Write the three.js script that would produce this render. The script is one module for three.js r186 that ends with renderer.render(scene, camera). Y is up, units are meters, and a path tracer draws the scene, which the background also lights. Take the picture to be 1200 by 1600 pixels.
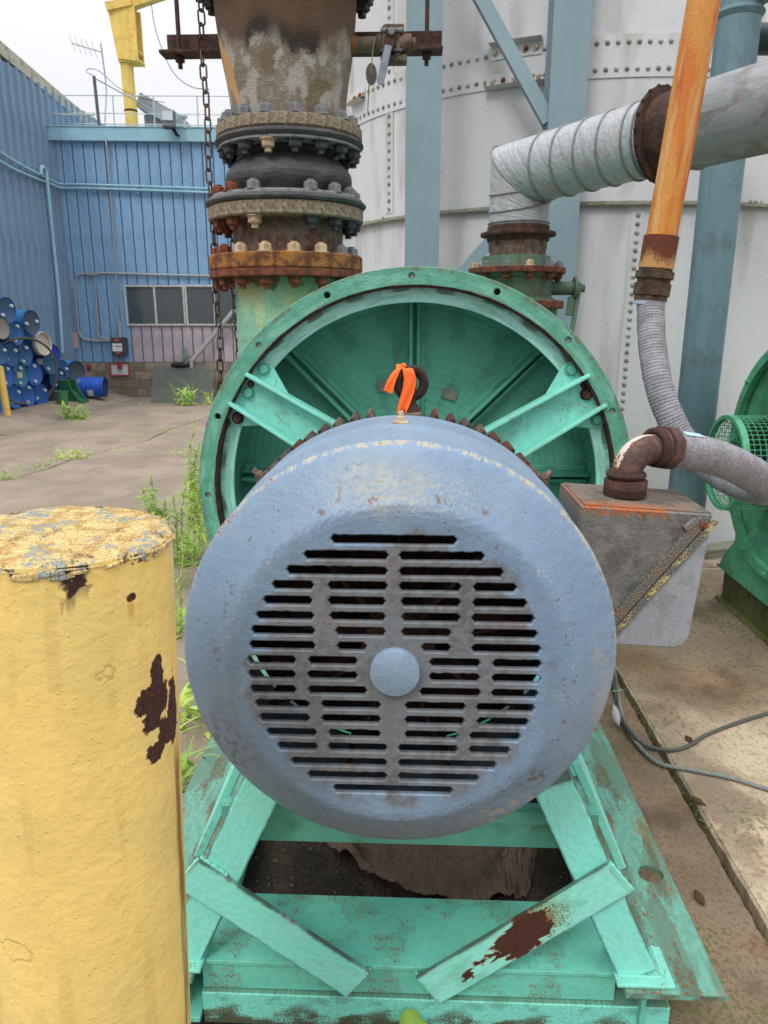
import * as THREE from 'three';
import { RoundedBoxGeometry } from 'three/addons/geometries/RoundedBoxGeometry.js';
import { mergeGeometries, toCreasedNormals } from 'three/addons/utils/BufferGeometryUtils.js';

// ---------------------------------------------------------------- camera, sky, sun, exposure
const scene = new THREE.Scene();
const RAD = Math.PI / 180;
const camera = new THREE.PerspectiveCamera(70, 0.75, 0.05, 400);
camera.rotation.order = 'YXZ';
camera.position.set(0, 1.5, 0);
camera.rotation.set(-14.7 * RAD, 2.2 * RAD, 0);
camera.focus = 1.25;
camera.userData.fStop = 14;
scene.add(camera);

const renderer = new THREE.WebGLRenderer({ antialias: true });
renderer.toneMapping = THREE.LinearToneMapping;
renderer.toneMappingExposure = 1.13;
renderer.shadowMap.enabled = true;
renderer.shadowMap.type = THREE.PCFSoftShadowMap;

// seeded random numbers and tileable noise tables
function rng(s) { return () => { s = (s + 0x6d2b79f5) | 0; let t = Math.imul(s ^ (s >>> 15), 1 | s); t = (t + Math.imul(t ^ (t >>> 7), 61 | t)) ^ t; return ((t ^ (t >>> 14)) >>> 0) / 4294967296; }; }
const TS = 512;
function table(seed, per, oct, gain = 0.5) {
  const out = new Float32Array(TS * TS), r = rng(seed);
  let amp = 1, p = per;
  for (let o = 0; o < oct && p <= 256; o++, p *= 2, amp *= gain) {
    const gx = new Float32Array(p * p), gy = new Float32Array(p * p);
    for (let i = 0; i < p * p; i++) { const a = r() * 6.2831853; gx[i] = Math.cos(a); gy[i] = Math.sin(a); }
    const k = p / TS;
    for (let y = 0; y < TS; y++) {
      const fy = y * k, y0 = Math.floor(fy), ty = fy - y0, y1 = (y0 + 1) % p, sy = ty * ty * ty * (ty * (ty * 6 - 15) + 10);
      for (let x = 0; x < TS; x++) {
        const fx = x * k, x0 = Math.floor(fx), tx = fx - x0, x1 = (x0 + 1) % p, sx = tx * tx * tx * (tx * (tx * 6 - 15) + 10);
        const a = y0 * p + x0, b = y0 * p + x1, c = y1 * p + x0, d = y1 * p + x1;
        const va = gx[a] * tx + gy[a] * ty, vb = gx[b] * (tx - 1) + gy[b] * ty, vc = gx[c] * tx + gy[c] * (ty - 1), vd = gx[d] * (tx - 1) + gy[d] * (ty - 1);
        const m = va + (vb - va) * sx, n = vc + (vd - vc) * sx;
        out[y * TS + x] += amp * (m + (n - m) * sy);
      }
    }
  }
  // equalise: every value becomes its rank, so a threshold gives a known coverage
  let lo = 1e9, hi = -1e9;
  for (const v of out) { if (v < lo) lo = v; if (v > hi) hi = v; }
  const H = new Float64Array(4097), s = 4095 / (hi - lo);
  for (const v of out) H[1 + Math.floor((v - lo) * s)]++;
  for (let i = 1; i < 4097; i++) H[i] += H[i - 1];
  for (let i = 0; i < out.length; i++) out[i] = H[Math.floor((out[i] - lo) * s)] / out.length;
  return out;
}
const TA = table(11, 4, 7, 0.55), TB = table(23, 4, 7, 0.5), TC = table(37, 16, 5, 0.6), TD = table(53, 48, 3, 0.6), TL = table(71, 3, 3, 0.45);
function S(T, u, v) {
  u = (u - Math.floor(u)) * TS; v = (v - Math.floor(v)) * TS;
  const x0 = u | 0, y0 = v | 0, x1 = (x0 + 1) & 511, y1 = (y0 + 1) & 511, tx = u - x0, ty = v - y0, a = (y0 & 511) * TS, b = y1 * TS, xx = x0 & 511;
  const p = T[a + xx] + (T[a + x1] - T[a + xx]) * tx, q = T[b + xx] + (T[b + x1] - T[b + xx]) * tx;
  return p + (q - p) * ty;
}
const sst = (a, b, x) => { const t = Math.min(1, Math.max(0, (x - a) / (b - a))); return t * t * (3 - 2 * t); };
const clamp = (x, a = 0, b = 1) => Math.min(b, Math.max(a, x));

// overcast sky: brighter overhead than at the horizon, faint cloud mottling, the same all the way round
{
  const w = 512, h = 256, d = new Float32Array(w * h * 4);
  for (let y = 0; y < h; y++) {
    const el = ((y + 0.5) / h - 0.5) * Math.PI;
    for (let x = 0; x < w; x++) {
      const s = Math.max(0, Math.sin(el)), n = S(TA, x / w, y / h * 2) - 0.5, m = S(TL, x / w * 2, y / h * 3) - 0.5;
      const l = (0.73 + 1.85 * s * s) * (1 + 0.05 * n + 0.05 * m), i = (y * w + x) * 4;
      d[i] = l * 0.978; d[i + 1] = l * 0.988; d[i + 2] = l * 1.022; d[i + 3] = 1;
    }
  }
  const sky = new THREE.DataTexture(d, w, h, THREE.RGBAFormat, THREE.FloatType);
  sky.mapping = THREE.EquirectangularReflectionMapping; sky.magFilter = THREE.LinearFilter; sky.minFilter = THREE.LinearFilter; sky.needsUpdate = true;
  scene.background = sky; scene.environment = sky;
}
const sun = new THREE.DirectionalLight(new THREE.Color(1, 0.965, 0.9), 1.0);
sun.position.set(-5, 14, 9); sun.target.position.set(0, 0.5, -2);
sun.castShadow = true; sun.shadow.radius = 26; sun.shadow.mapSize.set(2048, 2048);
Object.assign(sun.shadow.camera, { left: -16, right: 16, top: 16, bottom: -16, near: 0.5, far: 60 });
scene.add(sun, sun.target);

// ---------------------------------------------------------------- materials
const lin = c => (c <= 0.04045 ? c / 12.92 : Math.pow((c + 0.055) / 1.055, 2.4));
const L = (hex, k = 1) => [lin(((hex >> 16) & 255) / 255) * k, lin(((hex >> 8) & 255) / 255) * k, lin((hex & 255) / 255) * k];
const ENC = new Uint8Array(4097);
for (let i = 0; i <= 4096; i++) { const c = i / 4096; ENC[i] = Math.round(255 * (c <= 0.0031308 ? c * 12.92 : 1.055 * Math.pow(c, 1 / 2.4) - 0.055)); }
const enc = c => ENC[c <= 0 ? 0 : c >= 1 ? 4096 : (c * 4096) | 0];
const mixc = (o, c, t) => { if (t <= 0) return; if (t > 1) t = 1; o.r += (c[0] - o.r) * t; o.g += (c[1] - o.g) * t; o.b += (c[2] - o.b) * t; };
const setc = (o, c, k = 1) => { o.r = c[0] * k; o.g = c[1] * k; o.b = c[2] * k; };
const PACKS = {};
function paint(w, h, fn, { size, bump = 0.002, metal = false, pack, ...extra } = {}) {
  const a = new Uint8Array(w * h * 4), b = new Uint8Array(w * h * 4), o = { r: 0, g: 0, b: 0, ro: 0.7, h: 0.5, m: 0 };
  for (let y = 0; y < h; y++) for (let x = 0; x < w; x++) {
    o.ro = 0.7; o.h = 0.5; o.m = 0;
    fn((x + 0.5) / w, (y + 0.5) / h, o);
    const i = (y * w + x) * 4;
    a[i] = enc(o.r); a[i + 1] = enc(o.g); a[i + 2] = enc(o.b); a[i + 3] = 255;
    b[i] = 255 * clamp(o.h); b[i + 1] = 255 * clamp(o.ro); b[i + 2] = 255 * clamp(o.m); b[i + 3] = 255;
  }
  const t = [a, b].map((d, k) => {
    const q = new THREE.DataTexture(d, w, h, THREE.RGBAFormat);
    q.wrapS = q.wrapT = THREE.RepeatWrapping; q.magFilter = THREE.LinearFilter; q.minFilter = THREE.LinearMipmapLinearFilter; q.generateMipmaps = true;
    if (k === 0) q.colorSpace = THREE.SRGBColorSpace;
    if (k === 1 && pack) { if (PACKS[pack]) { const c = PACKS[pack].clone(); c.repeat.set(1 / (size[0] ?? size), 1 / (size[1] ?? size)); return c; } PACKS[pack] = q; }
    if (size) q.repeat.set(1 / (size[0] ?? size), 1 / (size[1] ?? size));
    q.needsUpdate = true; return q;
  });
  const m = new THREE.MeshStandardMaterial({ map: t[0], roughnessMap: t[1], bumpMap: t[1], bumpScale: bump, roughness: 1, metalness: metal ? 1 : 0, side: THREE.DoubleSide, ...extra });
  if (metal) m.metalnessMap = t[1];
  return m;
}
const tint = (m, hex, k = 1) => { const n = m.clone(); n.color.setRGB(...L(hex, k)); return n; };
const RUST = { dark: L(0x2e1a14), mid: L(0x6b3a1e), red: L(0x7d3c20), orange: L(0xb8662a), pale: L(0xc98a4a) };
function rustc(n, bright = 0) {   // a rust colour from dark brown to orange
  const c = [0, 0, 0], t = clamp(n + bright);
  const P = [RUST.dark, RUST.mid, RUST.red, RUST.orange], k = Math.min(2, (t * 3) | 0), f = t * 3 - k;
  for (let i = 0; i < 3; i++) c[i] = P[k][i] + (P[k + 1][i] - P[k][i]) * f;
  return c;
}
// a coat of old paint: mottling, dirt, rain streaks, rust freckles and chips
function painted(hex, { size = 1, res = 512, rust = 0.01, dirt = 0.25, dirtHex = 0x4a4234, streak = 0.2, mottle = 0.2, gloss = 0.45, bump = 0.0015, off = 0, peel = 0.35 } = {}) {
  const c = L(hex), dc = L(dirtHex);
  return paint(res, res, (u, v, o) => {
    u += off; v += off * 0.7;
    const a = S(TA, u, v), b = S(TB, u * 2, v * 2), f = S(TC, u * 3, v * 3), d = S(TD, u * 4, v * 4), s = S(TB, u * 7, v * 0.999);
    setc(o, c, 1 - mottle / 2 + mottle * (0.6 * a + 0.4 * f));
    mixc(o, dc, dirt * sst(0.55, 1, b) * (0.5 + 0.5 * f));
    mixc(o, dc, streak * sst(0.6, 1, s) * (0.4 + 0.6 * a));
    const rr = 0.25 * S(TC, u * 2 + 0.3, v * 2) + 0.2 * b + 0.55 * d, halo = rust ? sst(0.82 - rust * 2, 0.92 - rust * 2, rr) : 0;
    mixc(o, RUST.mid, halo * 0.35);
    const k = rust ? sst(0.9 - rust * 2, 0.92 - rust * 2, rr) : 0;
    mixc(o, rustc(d, -0.15), k);
    o.ro = gloss + 0.25 * b + 0.3 * k; o.h = 0.5 + peel * (f - 0.5) * 0.4 + 0.15 * (d - 0.5) - 0.3 * k;
  }, { size, bump, pack: 'paint' + res });
}
const mTeal = painted(0x80d3c2, { size: 0.8, res: 1024, rust: 0.015, dirt: 0.25, dirtHex: 0x4c8068, streak: 0.12, mottle: 0.16 });
const mTealDeck = painted(0x6cc6b2, { size: 0.7, res: 1024, rust: 0.04, dirt: 0.35, dirtHex: 0x50806c, streak: 0, mottle: 0.22, off: 0.37 });
const mGreenIn = painted(0x5cac96, { size: 0.9, rust: 0.003, dirt: 0.35, dirtHex: 0x2f5a48, streak: 0.1, gloss: 0.5 });
const mGreen2 = painted(0x5aae86, { size: 0.9, rust: 0.02, dirt: 0.3, dirtHex: 0x22543a, streak: 0.15, gloss: 0.4 });
const mOlive = painted(0x4d6a55, { size: 0.6, rust: 0.03, dirt: 0.5, dirtHex: 0x3a3426, streak: 0.4 });
const mOlive2 = painted(0x55683a, { size: 0.6, rust: 0.09, dirt: 0.8, dirtHex: 0x3a3426, streak: 0.2 });
const mMotor = painted(0x758a9e, { size: 0.5, res: 1024, rust: 0.006, dirt: 0.2, dirtHex: 0x5a5c62, streak: 0.1, gloss: 0.38 });
const mColumn = painted(0x7c939b, { size: 1.3, rust: 0, dirt: 0.12, dirtHex: 0x6a8690, streak: 0.15, mottle: 0.1, gloss: 0.4 });
const mWire = painted(0x7e8482, { size: 0.3, rust: 0.04, dirt: 0.4, streak: 0 });
const mYellow2 = painted(0xd8b85c, { size: 1.2, rust: 0.01, dirt: 0.2, dirtHex: 0x8a6a30 });
const mFascia = painted(0x8db7c6, { size: 2, rust: 0, dirt: 0.2, dirtHex: 0x6a8c98, streak: 0.15, gloss: 0.5 });
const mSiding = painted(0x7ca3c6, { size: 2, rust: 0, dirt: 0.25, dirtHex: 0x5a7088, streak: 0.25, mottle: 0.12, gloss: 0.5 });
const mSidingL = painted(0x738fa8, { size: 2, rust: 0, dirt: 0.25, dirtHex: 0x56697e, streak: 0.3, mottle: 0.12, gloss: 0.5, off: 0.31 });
const mPink = painted(0xada2a8, { size: 2, rust: 0, dirt: 0.4, dirtHex: 0x7c7488, streak: 0.3, gloss: 0.5 });
const mGalv = painted(0x9a9ea2, { size: 0.25, rust: 0.02, dirt: 0.5, dirtHex: 0x5c564c, streak: 0.1, gloss: 0.4 });
const mCream = painted(0xbcaa8a, { size: 0.25, rust: 0.02, dirt: 0.7, dirtHex: 0x9a6234, streak: 0.1, bump: 0.0006 });
const mPlain = painted(0xffffff, { size: 0.8, rust: 0, dirt: 0.35, dirtHex: 0x8a8478, streak: 0.15, gloss: 0.42 });
const mBar = paint(1024, 256, (u, v, o) => {
  const n = S(TA, u * 1.2, v * 0.3), f = S(TC, u * 2, v * 0.5), d = S(TD, u * 3, v * 0.8), s = S(TB, u * 0.9, v * 1.5), e = Math.min(v, 1 - v), e2 = Math.min(u, 1 - u) * 4;
  setc(o, L(0x86e2d4), 0.96 + 0.1 * (f - 0.5)); mixc(o, L(0x98d8c6), 0.22 * sst(0.3, 1, n) * sst(0.5, 0.25, Math.abs(v - 0.5))); mixc(o, L(0x5aa88e), 0.15 * sst(0.6, 1, s) * n);
  const g = sst(0.085, 0.0, Math.min(e, e2) + (n - 0.5) * 0.05 + (f - 0.5) * 0.02); mixc(o, L(0x4c7a62), g * 0.55); mixc(o, L(0x3a3c28), 0.8 * sst(0.03, 0.0, Math.min(e, e2) + (n - 0.5) * 0.03)); mixc(o, RUST.mid, 0.8 * sst(0.955, 0.97, 0.7 * d + 0.3 * f)); mixc(o, RUST.red, g * sst(0.8, 0.95, n) * 0.8);
  o.ro = 0.38 + 0.3 * g; o.h = 0.5 + 0.25 * (f - 0.5) - 0.2 * g;
}, { bump: 0.0018 });
// rust in its shades
function rusty(lo, hi, bias, size = 0.4, extra = {}) {
  const a = L(lo), b = L(hi), g = L(0x9b9384);
  return paint(512, 512, (u, v, o) => {
    const n = S(TA, u * 2, v * 2), m = S(TC, u * 2, v * 2), d = S(TD, u * 3, v * 3), s = S(TB, u * 4, v);
    setc(o, a, 0.75 + 0.5 * d); mixc(o, b, sst(bias - 0.3, bias + 0.35, 0.5 * n + 0.3 * m + 0.2 * s));
    mixc(o, g, (extra.scale ?? 0) * sst(0.45, 0.7, 0.6 * S(TB, u * 2, v * 2) + 0.4 * d));
    o.ro = 0.75 + 0.2 * m; o.h = 0.5 * m + 0.5 * d;
  }, { size, bump: extra.bump ?? 0.0022, pack: 'rust' });
}
const mRustDark = rusty(0x33211c, 0x58382a, 0.55), mRustRed = rusty(0x4c281c, 0x804428, 0.5), mRustOrange = rusty(0x55301a, 0x9c6630, 0.5);
const mRustBrown = rusty(0x48342a, 0x6e5648, 0.5, 0.4, { scale: 0.35 }), mScale = rusty(0x5c4c3e, 0x84705a, 0.4, 0.13, { scale: 0.8, bump: 0.0012 });
const mRubber = paint(512, 512, (u, v, o) => { const n = S(TA, u * 2, v * 2), s = S(TB, u, v * 6), d = S(TC, u * 3, v * 3); setc(o, L(0x3a3b3e), 0.8 + 0.4 * n); mixc(o, L(0x6a675f), 0.35 * sst(0.6, 1, s) + 0.25 * sst(0.7, 1, d)); o.ro = 0.5 + 0.25 * s; o.h = s; }, { size: 0.4, bump: 0.0012 });
const mBlack = new THREE.MeshStandardMaterial({ color: 0x161616, roughness: 0.7 });
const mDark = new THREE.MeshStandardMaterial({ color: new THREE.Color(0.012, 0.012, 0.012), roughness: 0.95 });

// ---------------------------------------------------------------- geometry helpers
const V = (x, y, z) => new THREE.Vector3(x, y, z);
const M4 = () => new THREE.Matrix4();
const flat = g => { g = g.index ? g.toNonIndexed() : g; for (const k of Object.keys(g.attributes)) if (!['position', 'normal', 'uv'].includes(k)) g.deleteAttribute(k); return g; };
let uvSeed = rng(5);
function uvBox(g) {      // uv in metres on the plane each face is nearest to
  g = flat(g); const p = g.attributes.position, n = new THREE.Vector3(), a = V(), b = V(), c = V(), uv = new Float32Array(p.count * 2), ou = uvSeed() * 3, ov = uvSeed() * 3;
  for (let i = 0; i < p.count; i += 3) {
    a.fromBufferAttribute(p, i); b.fromBufferAttribute(p, i + 1); c.fromBufferAttribute(p, i + 2);
    n.copy(b).sub(a).cross(c.clone().sub(a)); const x = Math.abs(n.x), y = Math.abs(n.y), z = Math.abs(n.z);
    [a, b, c].forEach((q, k) => { const j = (i + k) * 2; if (y >= x && y >= z) { uv[j] = q.x + ou; uv[j + 1] = q.z + ov; } else if (x > z) { uv[j] = q.z + ou; uv[j + 1] = q.y + ov; } else { uv[j] = q.x + ou; uv[j + 1] = q.y + ov; } });
  }
  g.setAttribute('uv', new THREE.BufferAttribute(uv, 2)); return g;
}
function uvScale(g, su, sv) { const t = g.attributes.uv; for (let i = 0; i < t.count; i++) t.setXY(i, t.getX(i) * su, t.getY(i) * sv); return g; }
function uvPlane(g, fx, fy) { g = flat(g); const p = g.attributes.position, uv = new Float32Array(p.count * 2); for (let i = 0; i < p.count; i++) { const x = p.getX(i), y = p.getY(i), z = p.getZ(i); uv[i * 2] = fx(x, y, z); uv[i * 2 + 1] = fy(x, y, z); } g.setAttribute('uv', new THREE.BufferAttribute(uv, 2)); return g; }
const tr = (g, x = 0, y = 0, z = 0, rx = 0, ry = 0, rz = 0) => { g.applyMatrix4(M4().compose(V(x, y, z), new THREE.Quaternion().setFromEuler(new THREE.Euler(rx, ry, rz)), V(1, 1, 1))); return g; };
const box = (w, h, d, x = 0, y = 0, z = 0, r = 0.003) => tr(uvBox(new RoundedBoxGeometry(w, h, d, 1, Math.min(r, w / 2.2, h / 2.2, d / 2.2))), x, y, z);
const boxR = (x0, x1, y0, y1, z0, z1, r = 0.003) => uvBox(tr(new RoundedBoxGeometry(Math.abs(x1 - x0), Math.abs(y1 - y0), Math.abs(z1 - z0), 1, Math.min(r, Math.abs(x1 - x0) / 2.2, Math.abs(y1 - y0) / 2.2, Math.abs(z1 - z0) / 2.2)), (x0 + x1) / 2, (y0 + y1) / 2, (z0 + z1) / 2));
function lathe(pts, seg = 64, crease = 0.6, axis = 'y') {
  const g0 = new THREE.LatheGeometry(pts.map(p => new THREE.Vector2(p[0], p[1])), seg);
  let rm = 0, len = [0]; pts.forEach((p, i) => { rm = Math.max(rm, p[0]); if (i) len.push(len[i - 1] + Math.hypot(p[0] - pts[i - 1][0], p[1] - pts[i - 1][1])); });
  const t = g0.attributes.uv; for (let i = 0; i < t.count; i++) t.setXY(i, t.getX(i) * 6.2832 * rm, len[i % pts.length]);
  let g = flat(toCreasedNormals(g0, crease));
  if (axis === 'z') g.rotateX(Math.PI / 2); else if (axis === 'x') g.rotateZ(-Math.PI / 2);
  return g;
}
const disc = (r, h, y, b = 0.004, seg = 64) => lathe([[0.0001, y], [r - b, y], [r, y + b], [r, y + h - b], [r - b, y + h], [0.0001, y + h]], seg);
function rod(p, q, r, seg = 12, r2 = r) {
  const a = V(...p), b = V(...q), d = b.clone().sub(a), l = d.length(), g = new THREE.CylinderGeometry(r2, r, l, seg);
  uvScale(g, 6.28 * r, l); g.translate(0, l / 2, 0);
  g.applyQuaternion(new THREE.Quaternion().setFromUnitVectors(V(0, 1, 0), d.normalize())); g.translate(a.x, a.y, a.z); return flat(g);
}
function tube(pts, r, seg = 60, rad = 14, closed = false) {
  const c = new THREE.CatmullRomCurve3(pts.map(p => V(...p)), closed, 'centripetal'), g = new THREE.TubeGeometry(c, seg, r, rad, closed);
  const t = g.attributes.uv, l = c.getLength(); for (let i = 0; i < t.count; i++) t.setXY(i, t.getY(i) * 6.28 * r, t.getX(i) * l); return flat(g);
}
function bar(p, q, w, d, up = [0, 0, 1], r = 0.003) {   // a rectangular bar from p to q: w across, d along 'up'
  const a = V(...p), b = V(...q), y = b.clone().sub(a), l = y.length(); y.normalize();
  const z = V(...up).addScaledVector(y, -V(...up).dot(y)).normalize(), x = y.clone().cross(z);
  const g = uvBox(new RoundedBoxGeometry(w, l, d, 1, Math.min(r, w / 2.2, d / 2.2))); g.translate(0, l / 2, 0);
  g.applyMatrix4(M4().makeBasis(x, y, z).setPosition(a)); return g;
}
function hexHead(r, h) {   // hexagonal head standing on y = 0
  const a = new THREE.CylinderGeometry(r, r, h * 0.85, 6), b = new THREE.CylinderGeometry(r * 0.82, r, h * 0.15, 6); a.translate(0, h * 0.425, 0); b.translate(0, h * 0.925, 0);
  const g = mergeGeometries([a, b].map(q => { q = flat(q); q.computeVertexNormals(); return q; })); return uvBox(g);
}
const hexBolt = (r, h, stud = 0) => { const a = [hexHead(r, h), disc(r * 1.25, h * 0.14, -h * 0.02, 0.0005, 16)]; if (stud) a.push(rod([0, h, 0], [0, h + stud, 0], r * 0.52, 10)); return mergeGeometries(a); };
function gridGeo(nx, ny, f, uf) {
  const p = [], uv = [], ix = [];
  for (let j = 0; j <= ny; j++) for (let i = 0; i <= nx; i++) { const q = f(i / nx, j / ny); p.push(...q); uv.push(...(uf ? uf(i / nx, j / ny, q) : [q[0], q[2]])); }
  for (let j = 0; j < ny; j++) for (let i = 0; i < nx; i++) { const a = j * (nx + 1) + i; ix.push(a, a + 1, a + nx + 2, a, a + nx + 2, a + nx + 1); }
  const g = new THREE.BufferGeometry(); g.setAttribute('position', new THREE.Float32BufferAttribute(p, 3)); g.setAttribute('uv', new THREE.Float32BufferAttribute(uv, 2)); g.setIndex(ix); g.computeVertexNormals(); return flat(g);
}
function extrude(shape, depth, bevel = 0.002, curve = 24) { return flat(new THREE.ExtrudeGeometry(shape, { depth: depth - 2 * bevel, bevelEnabled: bevel > 0, bevelSize: bevel, bevelThickness: bevel, bevelSegments: 1, bevelOffset: -bevel, curveSegments: curve })).translate(0, 0, bevel); }
const poly = pts => { const s = new THREE.Shape(); pts.forEach((p, i) => (i ? s.lineTo(p[0], p[1]) : s.moveTo(p[0], p[1]))); return s; };

// ---------------------------------------------------------------- things and parts
const used = {};
const numbered = n => { const k = used[n] = (used[n] ?? -1) + 1; return k ? `${n}_${String(k).padStart(3, '0')}` : n; };
function thing(name, label, category, pos = [0, 0, 0], group) {
  const o = new THREE.Group(); o.name = numbered(name); o.position.set(...pos); o.userData = { label, category }; if (group) o.userData.group = group; scene.add(o); return o;
}
// a part given in world coordinates is moved into its thing's own
function part(name, geo, m, parent, label) {
  const o = new THREE.Mesh(Array.isArray(geo) ? mergeGeometries(geo.map(flat)) : geo, m); o.name = name; o.castShadow = o.receiveShadow = true;
  if (label) o.userData.label = label; parent.add(o);
  let p = parent; const w = V(0, 0, 0); while (p && p !== scene) { w.add(p.position); p = p.parent; } o.position.sub(w); return o;
}
function local(name, geo, m, parent, pos = [0, 0, 0]) { const o = new THREE.Mesh(Array.isArray(geo) ? mergeGeometries(geo.map(flat)) : geo, m); o.name = name; o.castShadow = o.receiveShadow = true; o.position.set(...pos); parent.add(o); return o; }
function solo(name, geo, m, label, category, group, pos) {
  const o = new THREE.Mesh(Array.isArray(geo) ? mergeGeometries(geo.map(flat)) : geo, m); o.name = numbered(name); o.castShadow = o.receiveShadow = true; if (pos) o.position.set(...pos);
  o.userData = { label, category }; if (group) o.userData.group = group; scene.add(o); return o;
}
// ================================================================ the ground, slabs and their joints
const mDirt = paint(512, 512, (u, v, o) => { const n = S(TA, u, v), d = S(TD, u * 4, v * 4), f = S(TC, u * 3, v * 3); setc(o, L(0x4a3d33), 0.5 + 0.6 * n); mixc(o, L(0x8a7a68), 0.35 * sst(0.86, 0.97, d)); mixc(o, L(0x2c2622), 0.5 * sst(0.6, 0.9, f)); o.ro = 0.95; o.h = 0.5 * f + 0.5 * d; }, { size: 0.7, bump: 0.008 });
const concrete = (hex, dark, size, moss, off, cool = 0) => paint(1024, 1024, (u, v, o) => {
  const n = S(TA, u + off, v), l = S(TL, u, v + off), f = S(TC, u * 5, v * 5), d = S(TD, u * 7, v * 7), g = S(TD, u * 13 + 0.4, v * 13), t = S(TB, u * 2 + off, v * 2);
  setc(o, L(hex), 0.78 + 0.3 * n + 0.16 * (f - 0.5)); mixc(o, L(dark), 0.75 * sst(0.45, 0.95, 0.55 * l + 0.45 * t));
  mixc(o, L(0xc4baa8), 0.55 * sst(0.8, 0.95, 0.5 * d + 0.5 * g)); mixc(o, L(0x3a3129), 0.55 * sst(0.8, 0.95, 0.5 * g + 0.5 * S(TD, u * 11 + 0.2, v * 11))); mixc(o, L(dark), 0.5 * sst(0.62, 0.9, f)); mixc(o, L(0x6a3c1e), 0.55 * moss * sst(0.86, 0.96, S(TL, u * 2 + 0.35, v * 2 + off)) * (0.4 + 0.6 * f));
  mixc(o, L(0x5c6030), moss * sst(0.7, 0.95, 0.6 * S(TB, u + 0.2 + off, v + 0.6) + 0.4 * f));
  o.ro = 0.82 + 0.12 * f; o.h = 0.35 * f + 0.4 * d + 0.25 * g;
}, { size, bump: 0.003, pack: 'concrete' });
const mPad = concrete(0xc4b094, 0x766754, 1.6, 0.5, 0.13), mStrip = concrete(0x84705a, 0x4c3e30, 1.1, 0.8, 0.55), mYard = concrete(0x968777, 0x7e6f62, 3.1, 0.2, 0.31);
const ground = new THREE.Mesh(uvPlane(new THREE.PlaneGeometry(600, 600).rotateX(-Math.PI / 2).translate(0, -0.045, 0), (x) => x, (x, y, z) => z), mDirt);
ground.name = 'ground'; ground.userData.kind = 'structure'; ground.receiveShadow = true; scene.add(ground);
function slab(name, pts, m, top = 0, th = 0.05, ragged = 0) {
  let P = pts;
  if (ragged) { const r = rng(91 + pts.length); P = []; pts.forEach((a, i) => { const b = pts[(i + 1) % pts.length], n = Math.max(1, Math.round(Math.hypot(b[0] - a[0], b[1] - a[1]) / 0.035)); if (n > 260) { P.push(a); return; } for (let k = 0; k < n; k++) { const t = k / n; P.push([a[0] + (b[0] - a[0]) * t + (k ? (r() - 0.5) * ragged : 0), a[1] + (b[1] - a[1]) * t]); } }); }
  const g = extrude(poly(P.map(q => [q[0], -q[1]])), th, 0.004); g.rotateX(-Math.PI / 2); g.translate(0, top - th, 0);
  part(name, uvPlane(g, (x) => x, (x, y, z) => z), m, ground);
}
const JX = 0.908;
slab('concrete_slab', [[JX + 0.013, 0.6], [JX + 0.013, -4.3], [JX + 0.013, -4.42], [7, -4.42], [7, 0.6]], mPad, 0, 0.05, 0.008);
{ // the same slab's top skin, brown with damp and painted-in shade towards the tank
  const mDampShade = mPad.clone(); mDampShade.vertexColors = true;
  const g = new THREE.PlaneGeometry(4.4, 3.6, 110, 90).rotateX(-Math.PI / 2).translate(JX + 0.022 + 2.2, 0.003, -2.58); g.deleteAttribute('color');
  const p = g.attributes.position, c = new Float32Array(p.count * 3), t = g.attributes.uv;
  for (let i = 0; i < p.count; i++) { const x = p.getX(i), z = p.getZ(i), n = S(TB, x * 0.31, z * 0.31), m = S(TC, x * 0.5, z * 0.5), k = sst(-2.05, -2.75, z + (n - 0.5) * 0.9 + (m - 0.5) * 0.3), r = sst(0.3, 0.08, Math.hypot((x - 1.25) * 0.9, z + 2.85)) + sst(0.22, 0.05, Math.hypot(x - 1.0, z + 3.1)); t.setXY(i, x, z); const q2 = r * (0.4 + 0.6 * m); c[i * 3] = 1 - 0.42 * k - 0.06 * q2; c[i * 3 + 1] = 1 - 0.43 * k - 0.18 * q2; c[i * 3 + 2] = 1 - 0.45 * k - 0.26 * q2; for (let q = 0; q < 3; q++) c[i * 3 + q] = Math.max(0.06, c[i * 3 + q]); }
  g.setAttribute('color', new THREE.BufferAttribute(c, 3)); part('slab_top', g, mDampShade, ground);
}
slab('concrete_slab', [[JX - 0.013, 0.6], [JX - 0.013, -4.42], [0.53, -4.42], [0.53, 0.6]], mStrip, 0, 0.05, 0.006);
slab('concrete_slab', [[JX + 0.013, -4.44], [7, -4.44], [7, -16], [0.53, -16], [0.53, -4.44]], mPad, 0);
// the yard on the other side, broken along an old crack
slab('concrete_slab', [[-14, -5.4], [-4.6, -6.2], [-3.942, -6.69], [-3.782, -7.39], [-3.763, -7.9], [-3.659, -8.4], [-3.2, -8.34], [-2.745, -8.18], [-0.62, -8.1], [-0.62, 0.6], [-14, 0.6]], mYard);
slab('concrete_slab', [[-14, -5.44], [-4.62, -6.23], [-3.975, -6.71], [-3.815, -7.41], [-3.796, -7.92], [-3.68, -8.44], [-3.434, -9.239], [-3.459, -10.274], [-3.269, -11.724], [-3.1, -16], [-14, -16]], mYard, -0.004);
slab('concrete_slab', [[-3.65, -8.44], [-3.2, -8.375], [-2.745, -8.215], [-0.6, -8.13], [0.5, -8.13], [0.5, -16], [-3.07, -16], [-3.235, -11.72], [-3.425, -10.27], [-3.4, -9.24]], mYard, -0.002);
slab('concrete_slab', [[-0.62, 0.6], [0.53, 0.6], [0.53, -1.16], [-0.62, -1.16]], mStrip, -0.008);
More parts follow.
